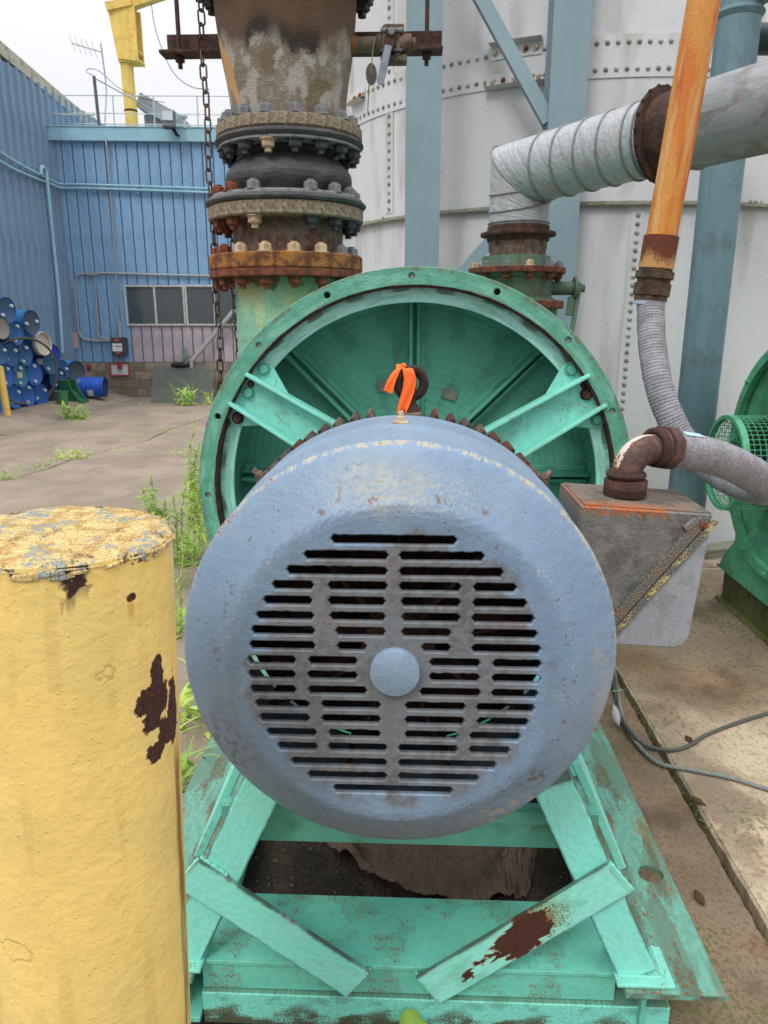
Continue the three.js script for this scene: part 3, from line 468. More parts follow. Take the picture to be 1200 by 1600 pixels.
// ================================================================ the green machine base
const base = thing('machine_base', 'green painted steel base frame with legs and crossed braces under the motor', 'base frame', [0, 0, -1.9]);
{
  const mPlateR = paint(1024, 1024, (u, v, o) => {   // rusted deck plate, u across, v towards the back
    const n = S(TA, u, v * 2), f = S(TC, u, v * 4), d = S(TD, u * 1.2, v * 5), b = S(TB, u, v * 3);
    setc(o, L(0x66a08e), 0.85 + 0.25 * f); mixc(o, L(0x5a7462), 0.7 * sst(0.25, 0.8, n)); mixc(o, L(0x2c4a3a), 0.5 * sst(0.6, 0.95, b));
    const rr = 0.3 * b + 0.35 * S(TC, u * 1.3 + 0.4, v * 13) + 0.35 * d, edge = 0.06 * sst(0.3, 0, u), k = sst(0.7 - edge, 0.78 - edge, rr + 0.1 * sst(0.2, 0.0, Math.hypot((u - 0.6) * 0.8, (v - 0.7) * 4)));
    mixc(o, L(0x6f6a4c), 0.55 * sst(0.52, 0.74, rr)); mixc(o, rustc(d, -0.15), k * 0.85); mixc(o, L(0x9a7a40), 0.3 * sst(0.9, 0.97, S(TB, u + 0.5, v * 4 + 0.2)));
    o.ro = 0.6 + 0.3 * k; o.h = 0.5 + 0.25 * (f - 0.5) - 0.3 * k;
  }, { bump: 0.002 });
  for (const s of [-1, 1]) {
    const sh = poly([[s * 0.455, 1.231], [s * 0.662, 1.231], [s * 0.662, 3.95], [s * 0.455, 3.95]]), h = new THREE.Path(); h.absellipse(0.612, 1.577, 0.03, 0.03, 0, Math.PI * 2); if (s > 0) sh.holes.push(h);
    let g = extrude(sh, 0.014, 0.0015); g.rotateX(-Math.PI / 2); g.translate(0, 0.136, 0);
    part('deck_plate', uvPlane(g, x => (Math.abs(x) - 0.45) / 0.22, (x, y, z) => -z / 2.2 + (y < 0.149 ? y : 0)), mPlateR, base, s > 0 ? 'rust-stained deck plate with a round hole beside the right leg' : '');
    part('side_beam', [boxR(s * 0.5, s * 0.512, 0, 0.134, -3.95, -1.262, 0.002), boxR(s * 0.455, s * 0.56, -0.004, 0.01, -3.95, -1.262, 0.002)], mTealDeck, base);
  }
  part('front_deck', gridGeo(2, 2, (u, v) => [-0.452 + 0.904 * u, 0.149 + 0.006 * v, -1.283 - 0.185 * v]), mTealDeck, base);
  part('front_channel', [boxR(-0.452, 0.452, 0.066, 0.147, -1.468, -1.287, 0.004), boxR(-0.452, 0.452, 0.138, 0.149, -1.287, -1.279, 0.002)], mTealDeck, base);
  const mMossy = paint(1024, 128, (u, v, o) => { const f = S(TC, u * 8, v), d = S(TD, u * 6, v), n = S(TA, u * 3, v * 0.5); setc(o, L(0x78d4c2), 0.88 + 0.25 * f); mixc(o, L(0x44624c), 0.4 * sst(0.5, 1, n)); const k = sst(0.62, 0.8, (1 - v) * 0.75 + 0.35 * n + 0.25 * d - 0.1); mixc(o, L(0x3f4424), k * 0.9); mixc(o, L(0x6a4a26), k * sst(0.6, 0.9, d)); mixc(o, RUST.mid, 0.7 * sst(0.93, 0.97, d)); o.ro = 0.6 + 0.3 * k; o.h = 0.5 + 0.4 * k * d; }, { bump: 0.004 });
  part('front_sill', uvPlane(boxR(-0.452, 0.57, -0.02, 0.064, -1.34, -1.276, 0.003), x => (x + 0.45) / 1.02, (x, y) => (y + 0.02) / 0.084), mMossy, base);
  const mBraceR = paint(512, 256, (u, v, o) => {   // u along the brace, one large rust scab
    const n = S(TA, u * 0.9, v * 0.4), d = S(TD, u * 2, v), f = S(TC, u * 1.4, v * 0.6);
    setc(o, L(0x8addcd), 0.94 + 0.12 * f); mixc(o, L(0x5fa88c), 0.4 * sst(0.6, 1, n)); const eg = Math.min(v, 1 - v), gg = sst(0.085, 0, Math.min(eg, Math.min(u, 1 - u) * 4) + (n - 0.5) * 0.05); mixc(o, L(0x4c7a62), 0.5 * gg); mixc(o, L(0x3a3c28), 0.8 * sst(0.03, 0, eg + (n - 0.5) * 0.03)); const c2 = S(TB, u * 1.1, v * 0.45), w1 = (c2 - 0.5) * 1.1 + (f - 0.5) * 0.25;
    const e = Math.hypot((u - 0.44) / 0.17, (v - 0.55) / 0.5), halo = 0, e2 = Math.hypot((u - 0.62) / 0.1, (v - 0.6) / 0.4);
    mixc(o, L(0x9a8c3c), 0.6 * sst(1.3, 0.7, e2 + (d - 0.5) * 1.4)); mixc(o, rustc(d, 0.0), 0.8 * sst(0.62, 0.45, e2 * 0.6 + (d - 0.3) * 0.8 + (f - 0.5) * 0.5));
    const k = sst(0.98, 0.93, e + w1); mixc(o, L(0xb07a3a), 0.6 * sst(1.12, 0.97, e + w1)); mixc(o, L(0x3c1d14), k); mixc(o, rustc(d, -0.45), k * 0.4);
    const q = sst(0.05, 0.03, Math.hypot((u - 0.2) * 1.2, (v - 0.35) * 0.35) + (f - 0.5) * 0.05); mixc(o, L(0x4a2416), q);
    o.ro = 0.45 + 0.4 * k; o.h = 0.6 - 0.45 * k + 0.15 * f * k + 0.08 * (f - 0.5);
  }, { bump: 0.003 });
  const barUV = (g, p, q, w) => { const dx = q[0] - p[0], dy = q[1] - p[1], l = Math.hypot(dx, dy); return uvPlane(g, (x, y) => ((x - p[0]) * dx + (y - p[1]) * dy) / (l * l), (x, y, z) => clamp(((p[0] - x) * dy + (y - p[1]) * dx) / (l * w) + 0.5, 0.01, 0.99)); };
  for (const s of [-1, 1]) {
    const top = [s * 0.285, 0.61, -1.305], foot = [s * 0.492, 0.152, -1.305];
    part('leg', barUV(bar(top, foot, 0.083, 0.07, [0, 0, 1], 0.006), top, foot, 0.083), mBar, base);
    part('leg', bar([s * 0.285, 0.61, -2.0], [s * 0.492, 0.152, -2.0], 0.083, 0.07, [0, 0, 1], 0.006), mTeal, base);
    part('foot_plate', boxR(s * 0.44, s * 0.56, 0.1505, 0.158, -1.345, -1.243, 0.002), mTeal, base);
    part('gusset_plate', bar([s * 0.352, 0.6, -1.55], [s * 0.47, 0.335, -1.55], 0.02, 0.36, [0, 0, 1]), mTeal, base);
    part('weld_bead', [tube([[s * 0.449, 0.154, -1.268], [s * 0.538, 0.154, -1.268]], 0.005, 12, 6), tube([[s * 0.541, 0.156, -1.268], [s * 0.541, 0.156, -1.345]], 0.005, 12, 6)], mTeal, base);
  }
  part('brace', barUV(bar([-0.457, 0.392, -1.2625], [-0.103, 0.117, -1.2625], 0.084, 0.014, [0, 0, 1], 0.004), [-0.457, 0.392], [-0.103, 0.117], 0.084), mBar, base);
  { const g = bar([0.045, 0.107, -1.2625], [0.43, 0.41, -1.2625], 0.084, 0.014, [0, 0, 1], 0.004), c = [0.045, 0.107], dx = 0.385 / 0.49, dy = 0.303 / 0.49; part('brace', uvPlane(g, (x, y) => ((x - c[0]) * dx + (y - c[1]) * dy) / 0.49, (x, y) => ((c[0] - x) * dy + (y - c[1]) * dx) / 0.084 + 0.5), mBraceR, base, 'right brace with a large dark rust scab'); }
  for (const [a, b] of [[[-0.482, 0.36, -1.2655], [-0.43, 0.425, -1.2655]], [[-0.43, 0.426, -1.267], [-0.375, 0.383, -1.267]], [[0.457, 0.378, -1.2655], [0.405, 0.444, -1.2655]], [[-0.13, 0.083, -1.274], [-0.076, 0.151, -1.274]], [[0.018, 0.141, -1.274], [0.071, 0.073, -1.274]]]) part('weld_bead', tube([...Array(12)].map((_, k) => { const t = k / 11; return [a[0] + (b[0] - a[0]) * t, a[1] + (b[1] - a[1]) * t + 0.0012 * Math.sin(k * 2.3), a[2] + (b[2] - a[2]) * t]; }), 0.0042, 40, 6), mTeal, base);
  part('cross_beam', [boxR(-0.4, 0.4, 0.405, 0.5, -1.37, -1.345, 0.003), boxR(-0.4, 0.4, 0.47, 0.5, -1.345, -1.335, 0.003)], mGreenIn, base);
  part('cross_beam', [boxR(-0.3, 0.3, 0.42, 0.5, -2.03, -1.97)], mGreenIn, base);
  part('mounting_rail', [boxR(-0.33, -0.22, 0.6, 0.625, -2.1, -1.36), boxR(0.22, 0.33, 0.6, 0.625, -2.1, -1.36)], mTeal, base);
  part('rear_deck', [boxR(-0.452, 0.452, 0.13, 0.146, -3.9, -2.12), boxR(-0.35, 0.35, 0.146, 0.36, -2.9, -2.2)], mTealDeck, base);
}

// ================================================================ the electric motor
const AX = -0.019, AY = 0.988;
const motor = thing('electric_motor', 'large blue grey electric motor with a round slotted fan cover', 'motor', [AX, 0.625, -1.6]);
{
  const mCover = paint(1536, 1536, (u, v, o) => {   // front of the fan cover, one picture per 0.72 m
    const x = (u - 0.5) * 0.72, y = (v - 0.5) * 0.72, r = Math.hypot(x, y), a = Math.atan2(y, x);
    const n = S(TA, u * 1.3, v * 1.3), b = S(TB, u * 3, v * 3), f = S(TC, u * 3, v * 3), d = S(TD, u * 3, v * 3), s = S(TB, u * 9, v * 0.9), g = S(TD, u * 7, v * 7);
    setc(o, L(0x738aa2), 0.96 + 0.06 * n + 0.03 * (f - 0.5));
    mixc(o, L(0x8294a4), 0.25 * sst(0.5, 0.95, n)); mixc(o, L(0x6a6a70), 0.22 * sst(0.75, 1, s) * b);
    // bare, grimy grey between the slots
    const gr = sst(0.232, 0.2, r + (b - 0.5) * 0.04); mixc(o, L(0x6c7074), gr * 0.92); mixc(o, L(0x4a4846), gr * 0.5 * sst(0.4, 0.9, 0.5 * n + 0.5 * f)); mixc(o, L(0x5a544e), gr * 0.25 * sst(0.6, 1, s));
    // ochre overspray scuffs and grime
    const sc = (cx, cy, w, h) => sst(1, 0.2, Math.hypot((x - cx) / w, (y - cy) / h)); const och = L(0xb0a480), gri = L(0x57524c);
    mixc(o, och, 0.55 * sc(-0.03, 0.28, 0.11, 0.06) * sst(0.1, 0.95, 0.4 * n + 0.3 * f + 0.3 * d)); mixc(o, och, 0.35 * sc(0.05, 0.27, 0.13, 0.05) * sst(0.4, 0.95, d));
    mixc(o, och, 0.6 * sc(0.19, -0.27, 0.14, 0.06) * sst(0.4, 0.8, f)); mixc(o, och, 0.3 * sc(0.315, 0.0, 0.03, 0.2) * sst(0.3, 0.9, b)); mixc(o, gri, 0.8 * sc(0.215, -0.19, 0.04, 0.035) * sst(0.4, 0.6, f)); mixc(o, gri, 0.6 * sc(-0.28, -0.17, 0.09, 0.12) * sst(0.5, 0.9, f)); mixc(o, L(0x77737a), 0.5 * sc(0, -0.32, 0.32, 0.07));
    
    // chipped cream and rust at the edge of the cover, chips elsewhere
    const ed = sst(0.315, 0.34, r) + sst(0.014, 0.0, Math.abs(r - 0.259)) * 0.45;
    const up = 0.5 + 0.5 * Math.sin(a + 0.3);
    mixc(o, L(0xb4a684), 0.7 * sst(0.72, 0.85, f * 0.3 + d * 0.3 + sst(0.332, 0.339, r) * (0.25 + 0.15 * up) + 0.1 * ed) * ed); mixc(o, rustc(d, -0.1), sst(0.9, 0.95, 0.5 * b + 0.25 * d + ed * 0.27) * ed);
    mixc(o, L(0xb5ab98), 0.55 * sst(0.965, 0.978, 0.7 * g + 0.3 * b) * (1 - gr * 0.5)); mixc(o, L(0x5e4a3c), 0.7 * sst(0.945, 0.958, 0.6 * S(TD, u * 2 + 0.2, v * 2) + 0.4 * S(TB, u * 4, v * 4)));
    mixc(o, L(0x6a5140), 0.75 * sst(0.045, 0.0, Math.abs(r - 0.268)) * sst(0.87, 0.91, 0.55 * f + 0.45 * S(TB, u * 5 + 0.1, v * 5))); mixc(o, L(0xb0a588), 0.6 * sst(0.045, 0.0, Math.abs(r - 0.262)) * sst(0.88, 0.93, 0.5 * d + 0.5 * S(TB, u * 6 + 0.6, v * 6))); mixc(o, L(0xa55a2c), gr * 0.9 * sst(0.93, 0.96, 0.6 * d + 0.4 * S(TA, u * 3 + 0.7, v * 3)));
    o.ro = 0.4 + 0.2 * b + 0.2 * gr; o.h = 0.5 + 0.22 * (f - 0.5) + 0.08 * (d - 0.5) + 0.3 * (n - 0.5);
  }, { bump: 0.0018 });
  const uvC = g => uvPlane(g, x => (x - AX) / 0.72 + 0.5, (x, y) => (y - AY) / 0.72 + 0.5);
  const rows = [[208, -94, 88], [184, -134, -10, 4, 128], [160, -160, -11, 4, 156], [137, -182, -119, -100, -11, 4, 96, 112, 176], [113, -196, -122, -100, -14, 7, 96, 112, 192], [89, -208, -120, -98, -14, 8, 96, 111, 204], [65, -216, -119, -90, -14, 8, 83, 112, 210], [41, -220, -119, -88, -42, 38, 83, 112, 216], [17, -224, -149, -132, -56, 50, 128, 144, 218], [-7, -224, -150, -134, -56, 50, 128, 144, 218], [-32, -222, -150, -134, -42, 36, 130, 144, 216], [-56, -216, -130, -114, -21, 14, 108, 122, 212], [-80, -210, -130, -114, -21, 14, 107, 124, 204], [-105, -200, -120, -104, -21, 14, 98, 113, 193], [-129, -184, -119, -105, -11, 4, 98, 113, 178], [-155, -164, -11, 4, 158], [-179, -138, -11, 4, 132], [-202, -98, 92]];
  const face = new THREE.Shape(); face.absarc(0, 0, 0.2475, 0, Math.PI * 2);
  const rs = rng(77);
  rows.forEach((q, ri) => {
    const y = q[0] / 1000;
    for (let k = 1; k < q.length; k += 2) {
      const x0 = q[k] / 1000 - 0.0025, x1 = q[k + 1] / 1000 - 0.0025, h = 0.0071, pt = [];
      const worn = ri < 3 || rs() < 0.25 ? 0.0016 : 0.0005, nn = Math.max(3, Math.round((x1 - x0) / 0.008));
      pt.push([x0, y + h * 0.1], [x0 + 0.005, y - h]); for (let j = 1; j < nn; j++) pt.push([x0 + 0.005 + (x1 - x0 - 0.01) * j / nn, y - h + (rs() - 0.5) * 0.0005]); pt.push([x1 - 0.005, y - h], [x1, y + h * 0.1]);
      for (let j = nn; j >= 0; j--) pt.push([x0 + 0.005 + (x1 - x0 - 0.01) * j / nn, y + h + (rs() - 0.6) * worn]);
      const p = new THREE.Path(); pt.forEach((a, i) => (i ? p.lineTo(a[0], a[1]) : p.moveTo(a[0], a[1]))); p.closePath(); face.holes.push(p);
    }
  });
  part('fan_grille', uvC(extrude(face, 0.011, 0.0022, 120).translate(AX, AY, -1.011)), mCover, motor);
  const prof = [[0.2455, -1.0004], [0.252, -1.0006], [0.2575, -1.0018], [0.262, -1.0042], [0.267, -1.008], [0.275, -1.0135], [0.29, -1.0232], [0.306, -1.0335], [0.32, -1.0425], [0.332, -1.0503], [0.3365, -1.0538], [0.3398, -1.0582], [0.3413, -1.063], [0.3417, -1.067]];
  part('cover_rim', uvC(lathe(prof, 160, 0.7, 'z').translate(AX, AY, 0)), mCover, motor);
  part('cover_shell', lathe([[0.3417, -1.067], [0.342, -1.2], [0.3445, -1.206], [0.3445, -1.24], [0.3425, -1.246], [0.3432, -1.345], [0.335, -1.347], [0.334, -1.09], [0.246, -1.012]], 128, 0.5, 'z').translate(AX, AY, 0), mMotor, motor);
  part('hub_cap', lathe([[0.0375, -1.0], [0.0375, -0.9905], [0.0362, -0.988], [0.0345, -0.9872], [0.0001, -0.9868]], 48, 0.5, 'z').translate(AX - 0.003, AY + 0.004, 0), tint(mMotor, 0xffffff, 1.2), motor, 'plain pale grey disc at the centre of the fan cover');
  const fan = part('cooling_fan', [lathe([[0.0001, -1.2], [0.26, -1.24], [0.26, -1.25], [0.0001, -1.215]], 48, 0.5, 'z').translate(AX, AY, 0), lathe([[0.06, -1.2], [0.06, -1.08], [0.0001, -1.075]], 32, 0.5, 'z').translate(AX, AY, 0)], mRustDark, motor);
  { const bl = box(0.006, 0.2, 0.13, 0, 0.155, -1.165); for (let k = 0; k < 9; k++) local('fan_blade', bl, mRustDark, fan, [AX - motor.position.x - fan.position.x, AY - motor.position.y - fan.position.y, -motor.position.z - fan.position.z]).rotation.z = k * 0.698; }
  part('end_shield', lathe([[0.0001, -1.3], [0.315, -1.32], [0.325, -1.36]], 64, 0.5, 'z').translate(AX, AY, 0), mDark, motor);
  part('stator_frame', [lathe([[0.312, -1.34], [0.316, -1.36], [0.316, -1.5], [0.28, -1.6], [0.26, -2.02], [0.22, -2.06], [0.12, -2.1], [0.0001, -2.1]], 96, 0.5, 'z').translate(AX, AY, 0), rod([AX, AY, -2.1], [AX, AY, -2.5], 0.05, 24), lathe([[0.0001, -2.14], [0.14, -2.14], [0.14, -2.22], [0.0001, -2.22]], 48, 0.5, 'z').translate(AX, AY, 0)], mMotor, motor);
  // cooling fins along the body, rusty at their ends
  const finS = poly([[-0.009, 0], [0.009, 0], [0.0072, 0.024], [0.003, 0.0345], [-0.0022, 0.034], [-0.0068, 0.024]]);
  const finG = [0, 1].map(k => uvBox(extrude(finS, 0.1, 0.001).translate(0, 0.3145, 0))), mFin = [tint(mRustBrown, 0xd8cfc8), tint(mRustBrown, 0xaaaab0), tint(mRustRed, 0xb0a098)];
  const rf = rng(12);
  for (let k = 8; k <= 26; k++) { const a = (k - 17) * 5.3 * RAD; if (Math.abs(a) < 0.1) continue; const o = local('cooling_fin', finG[k & 1], mFin[(rf() * 3) | 0], motor, [0, AY - 0.625, -1.452 + 1.6 - 0.012 * rf()]); o.rotation.z = a + (rf() - 0.5) * 0.015; }
  for (const s of [-1, 1]) { part('foot', [boxR(AX + s * 0.2, AX + s * 0.31, 0.626, 0.66, -2.0, -1.4, 0.006), boxR(AX + s * 0.2, AX + s * 0.28, 0.655, 0.8, -2.0, -1.4, 0.006)], mMotor, motor); for (const z of [-1.5, -1.9]) part('foot_bolt', tr(hexBolt(0.02, 0.018, 0.01), AX + s * 0.29, 0.66, z), mRustRed, motor); }
  // small screws round the back edge of the cover
  const clipG = [uvBox(tr(hexHead(0.0075, 0.009), 0, 0.004, 0)), box(0.026, 0.006, 0.02, 0, 0.002, 0), rod([0, 0.01, 0], [0, 0.021, 0], 0.005, 8)];
  const clipM = mergeGeometries(clipG.map(flat));
  for (const [a, z] of [[90, -1.23], [41.5, -1.325], [138.5, -1.325]]) { const r = 0.3435, o = local('cover_screw', clipM, mRustRed, motor, [r * Math.cos(a * RAD), AY - 0.625 + r * Math.sin(a * RAD), z + 1.6]); o.rotation.z = (a - 90) * RAD; if (a === 90) o.material = mCream; else { o.scale.setScalar(1.15); o.material = mRustBrown; } }
  // lifting eye
  const eye = part('lifting_eye', [tr(new THREE.TorusGeometry(0.0275, 0.0098, 16, 48), -0.003, 1.376, -1.5, 0, 0.3, 0), lathe([[0.024, 1.318], [0.022, 1.326], [0.0135, 1.338], [0.0125, 1.352]], 24).translate(-0.006, 0, -1.5)].map(g => uvBox(g)), tint(mRustDark, 0xc9c4c8), motor);
  part('eye_pad', tr(box(0.05, 0.03, 0.05, 0, 0, 0, 0.004), -0.006, 1.305, -1.5), mRustBrown, eye);
  // terminal box, split along its diagonal
  const mBox = paint(1024, 1024, (u, v, o) => {
    const n = S(TA, u, v), f = S(TC, u * 2, v * 2), d = S(TD, u * 3, v * 3), b = S(TB, u * 2, v * 2);
    setc(o, L(0x6a6865), 0.93 + 0.12 * f); mixc(o, L(0x464340), 0.5 * sst(0.4, 1, n)); mixc(o, L(0x938c80), 0.3 * sst(0.5, 1, b)); mixc(o, L(0xb0a898), 0.6 * sst(0.94, 0.97, d));
    const top = sst(0.8, 0.845, v + (f - 0.5) * 0.16) * sst(0.96, 0.9, u) * sst(0.86, 0.7, u + (n - 0.5) * 0.2); mixc(o, L(0x9a7440), 0.7 * sst(0.955, 0.965, v + (f - 0.5) * 0.1) * sst(0.45, 0.6, f) * sst(0.75, 0.5, u)); mixc(o, rustc(d, 0.4), sst(0.965, 0.975, v + (f - 0.5) * 0.06) * sst(0.8, 0.6, u + (n - 0.5) * 0.3));
    o.ro = 0.55 + 0.2 * f; o.h = 0.5 * S(TB, u * 3, v * 3) + 0.25 * f + 0.25 * d;
  }, { bump: 0.0022 });
  const mBoxTop = paint(512, 512, (u, v, o) => { const n = S(TA, u, v), f = S(TC, u * 2, v * 2), d = S(TD, u * 2, v * 2); setc(o, L(0x6f6459), 0.8 + 0.4 * f); mixc(o, L(0x4a423c), 0.6 * sst(0.5, 0.9, n)); const fr = sst(0.16, 0.06, v + (f - 0.5) * 0.3); mixc(o, rustc(d, 0.45), fr * 0.9 * sst(0.85, 0.5, u)); mixc(o, RUST.orange, 0.7 * sst(0.86, 0.9, 0.6 * S(TB, u, v) + 0.4 * d)); o.ro = 0.7 + 0.2 * f; o.h = f; }, { bump: 0.002 });
  const mLid = painted(0x92969c, { size: 0.3, res: 512, rust: 0.004, dirt: 0.35, dirtHex: 0x6e6a68, streak: 0.2, bump: 0.003, peel: 0.8 });
  const ox = 0.341, oy = 1.149, rz = -3.4 * RAD, wrap = g => g.rotateZ(rz).translate(ox, oy, -1.4), bw = 0.25, bh = 0.285, bd = 0.205;
  const uvB = g => uvPlane(g, (x, y, z) => clamp((x + z * 0.35) / bw, 0.005, 0.995), (x, y) => clamp(1 + y / bh, 0.005, 0.995));
  const tb = part('terminal_box', wrap(uvB(extrude(poly([[-0.01, 0], [bw - 0.002, 0], [bw - 0.004, -0.012], [0.072, -bh], [-0.01, -bh]]), bd, 0.004).translate(0, 0, -bd))), mBox, motor);
  part('box_top', wrap(uvPlane(boxR(-0.004, bw - 0.006, 0, 0.0025, -bd + 0.004, -0.004, 0.001), x => x / bw, (x, y, z) => -z / bd)), mBoxTop, tb);
  { const s = new THREE.Shape(); s.moveTo(bw - 0.002, -0.014); s.lineTo(bw - 0.006, -bh + 0.035); s.quadraticCurveTo(bw - 0.008, -bh - 0.002, bw - 0.04, -bh - 0.003); s.lineTo(0.078, -bh - 0.003); s.closePath(); part('box_lid', wrap(uvBox(extrude(s, bd - 0.004, 0.004).translate(0, 0, -bd + 0.004))), mLid, tb, 'lighter grey lower lid of the terminal box'); }
  const mFlange = paint(512, 128, (u, v, o) => { const f = S(TC, u * 4, v), n = S(TA, u * 2, v * 0.4), d = S(TD, u * 4, v); setc(o, L(0x6d6a62), 0.8 + 0.4 * f); mixc(o, L(0xc7b670), sst(0.56, 0.62, 0.6 * n + 0.4 * f) * sst(0.62, 0.3, v)); mixc(o, rustc(d, 0.3), 0.8 * sst(0.82, 0.88, 0.6 * S(TB, u * 3, v * 0.5) + 0.4 * d)); mixc(o, L(0x2c2a28), 0.8 * sst(0.9, 0.96, d)); o.ro = 0.7; o.h = f; }, { bump: 0.002 });
  const fl = (o1, o2, w, z) => { const g = bar([bw - 0.004 + o1, -0.004 + o2, z], [0.066 + o1, -bh + 0.002 + o2, z], w, 0.012, [0, 0, 1], 0.002), dx = -0.176 / 0.33, dy = -0.279 / 0.33; return wrap(uvPlane(g, (x, y) => ((x - bw) * dx + y * dy) / 0.33, (x, y) => clamp(((x - bw) * dy - y * dx) / 0.05 + 0.5))); };
  part('lid_flange', [fl(-0.013, 0.0, 0.02, 0.004), fl(0.006, -0.006, 0.014, 0.003)], mFlange, tb);
  part('lid_clip', wrap(uvBox(tr(box(0.03, 0.014, 0.012), bw - 0.045, -0.022, 0.006, 0, 0, 0.75))), mBox, tb);
  part('lid_screw', [wrap(tr(hexHead(0.008, 0.006), bw - 0.022, -0.02, 0.008, Math.PI / 2, 0, 0))], mRustRed, tb);
}
{ // the orange ribbon on the lifting eye
  const strip = (pts, w, tw) => { const c = new THREE.CatmullRomCurve3(pts.map(p => V(...p))); return gridGeo(6, 30, (u, v) => { const p = c.getPoint(v), t = c.getTangent(v), a = tw(v), d = V(Math.cos(a), 0, Math.sin(a)); d.addScaledVector(t, -d.dot(t)).normalize(); const k = (u - 0.5) * w(v); return [p.x + d.x * k, p.y + d.y * k, p.z + d.z * k + 0.003 * Math.sin(u * 9 + v * 7) * (0.4 + 0.6 * u)]; }); };
  const E = [-0.003, 1.376, -1.5], at = (x, y, z) => [E[0] + x, E[1] + y, E[2] + z];
  const mRib = new THREE.MeshStandardMaterial({ color: new THREE.Color(...L(0xf8681e)), roughness: 0.75, side: THREE.DoubleSide });
  const o = thing('marking_ribbon', 'bright orange ribbon tied through the lifting eye on the motor', 'ribbon', at(0, -0.06, 0));
  part('ribbon_tail', strip([at(-0.016, 0.034, 0.002), at(-0.026, 0.028, 0.014), at(-0.038, 0.008, 0.02), at(-0.046, -0.016, 0.02)], v => 0.009 + 0.011 * v, v => 0.5 - 0.3 * v), mRib, o);
  part('ribbon_tail', strip([at(-0.012, 0.034, 0.0), at(-0.006, 0.028, 0.016), at(-0.002, 0.005, 0.02), at(-0.009, -0.025, 0.021), at(-0.019, -0.056, 0.02), at(-0.024, -0.07, 0.012)], v => 0.016 + 0.012 * Math.sin(v * 2.6) - 0.013 * v * v, v => -0.25 + 0.3 * v), mRib, o);
  part('ribbon_knot', [strip([at(-0.02, 0.026, 0.012), at(-0.022, 0.037, 0), at(-0.016, 0.036, -0.012), at(-0.01, 0.022, -0.013)], v => 0.016, v => 0.3), tr(new THREE.SphereGeometry(0.006, 12, 8), ...at(-0.015, 0.035, 0.004))], mRib, o);
}

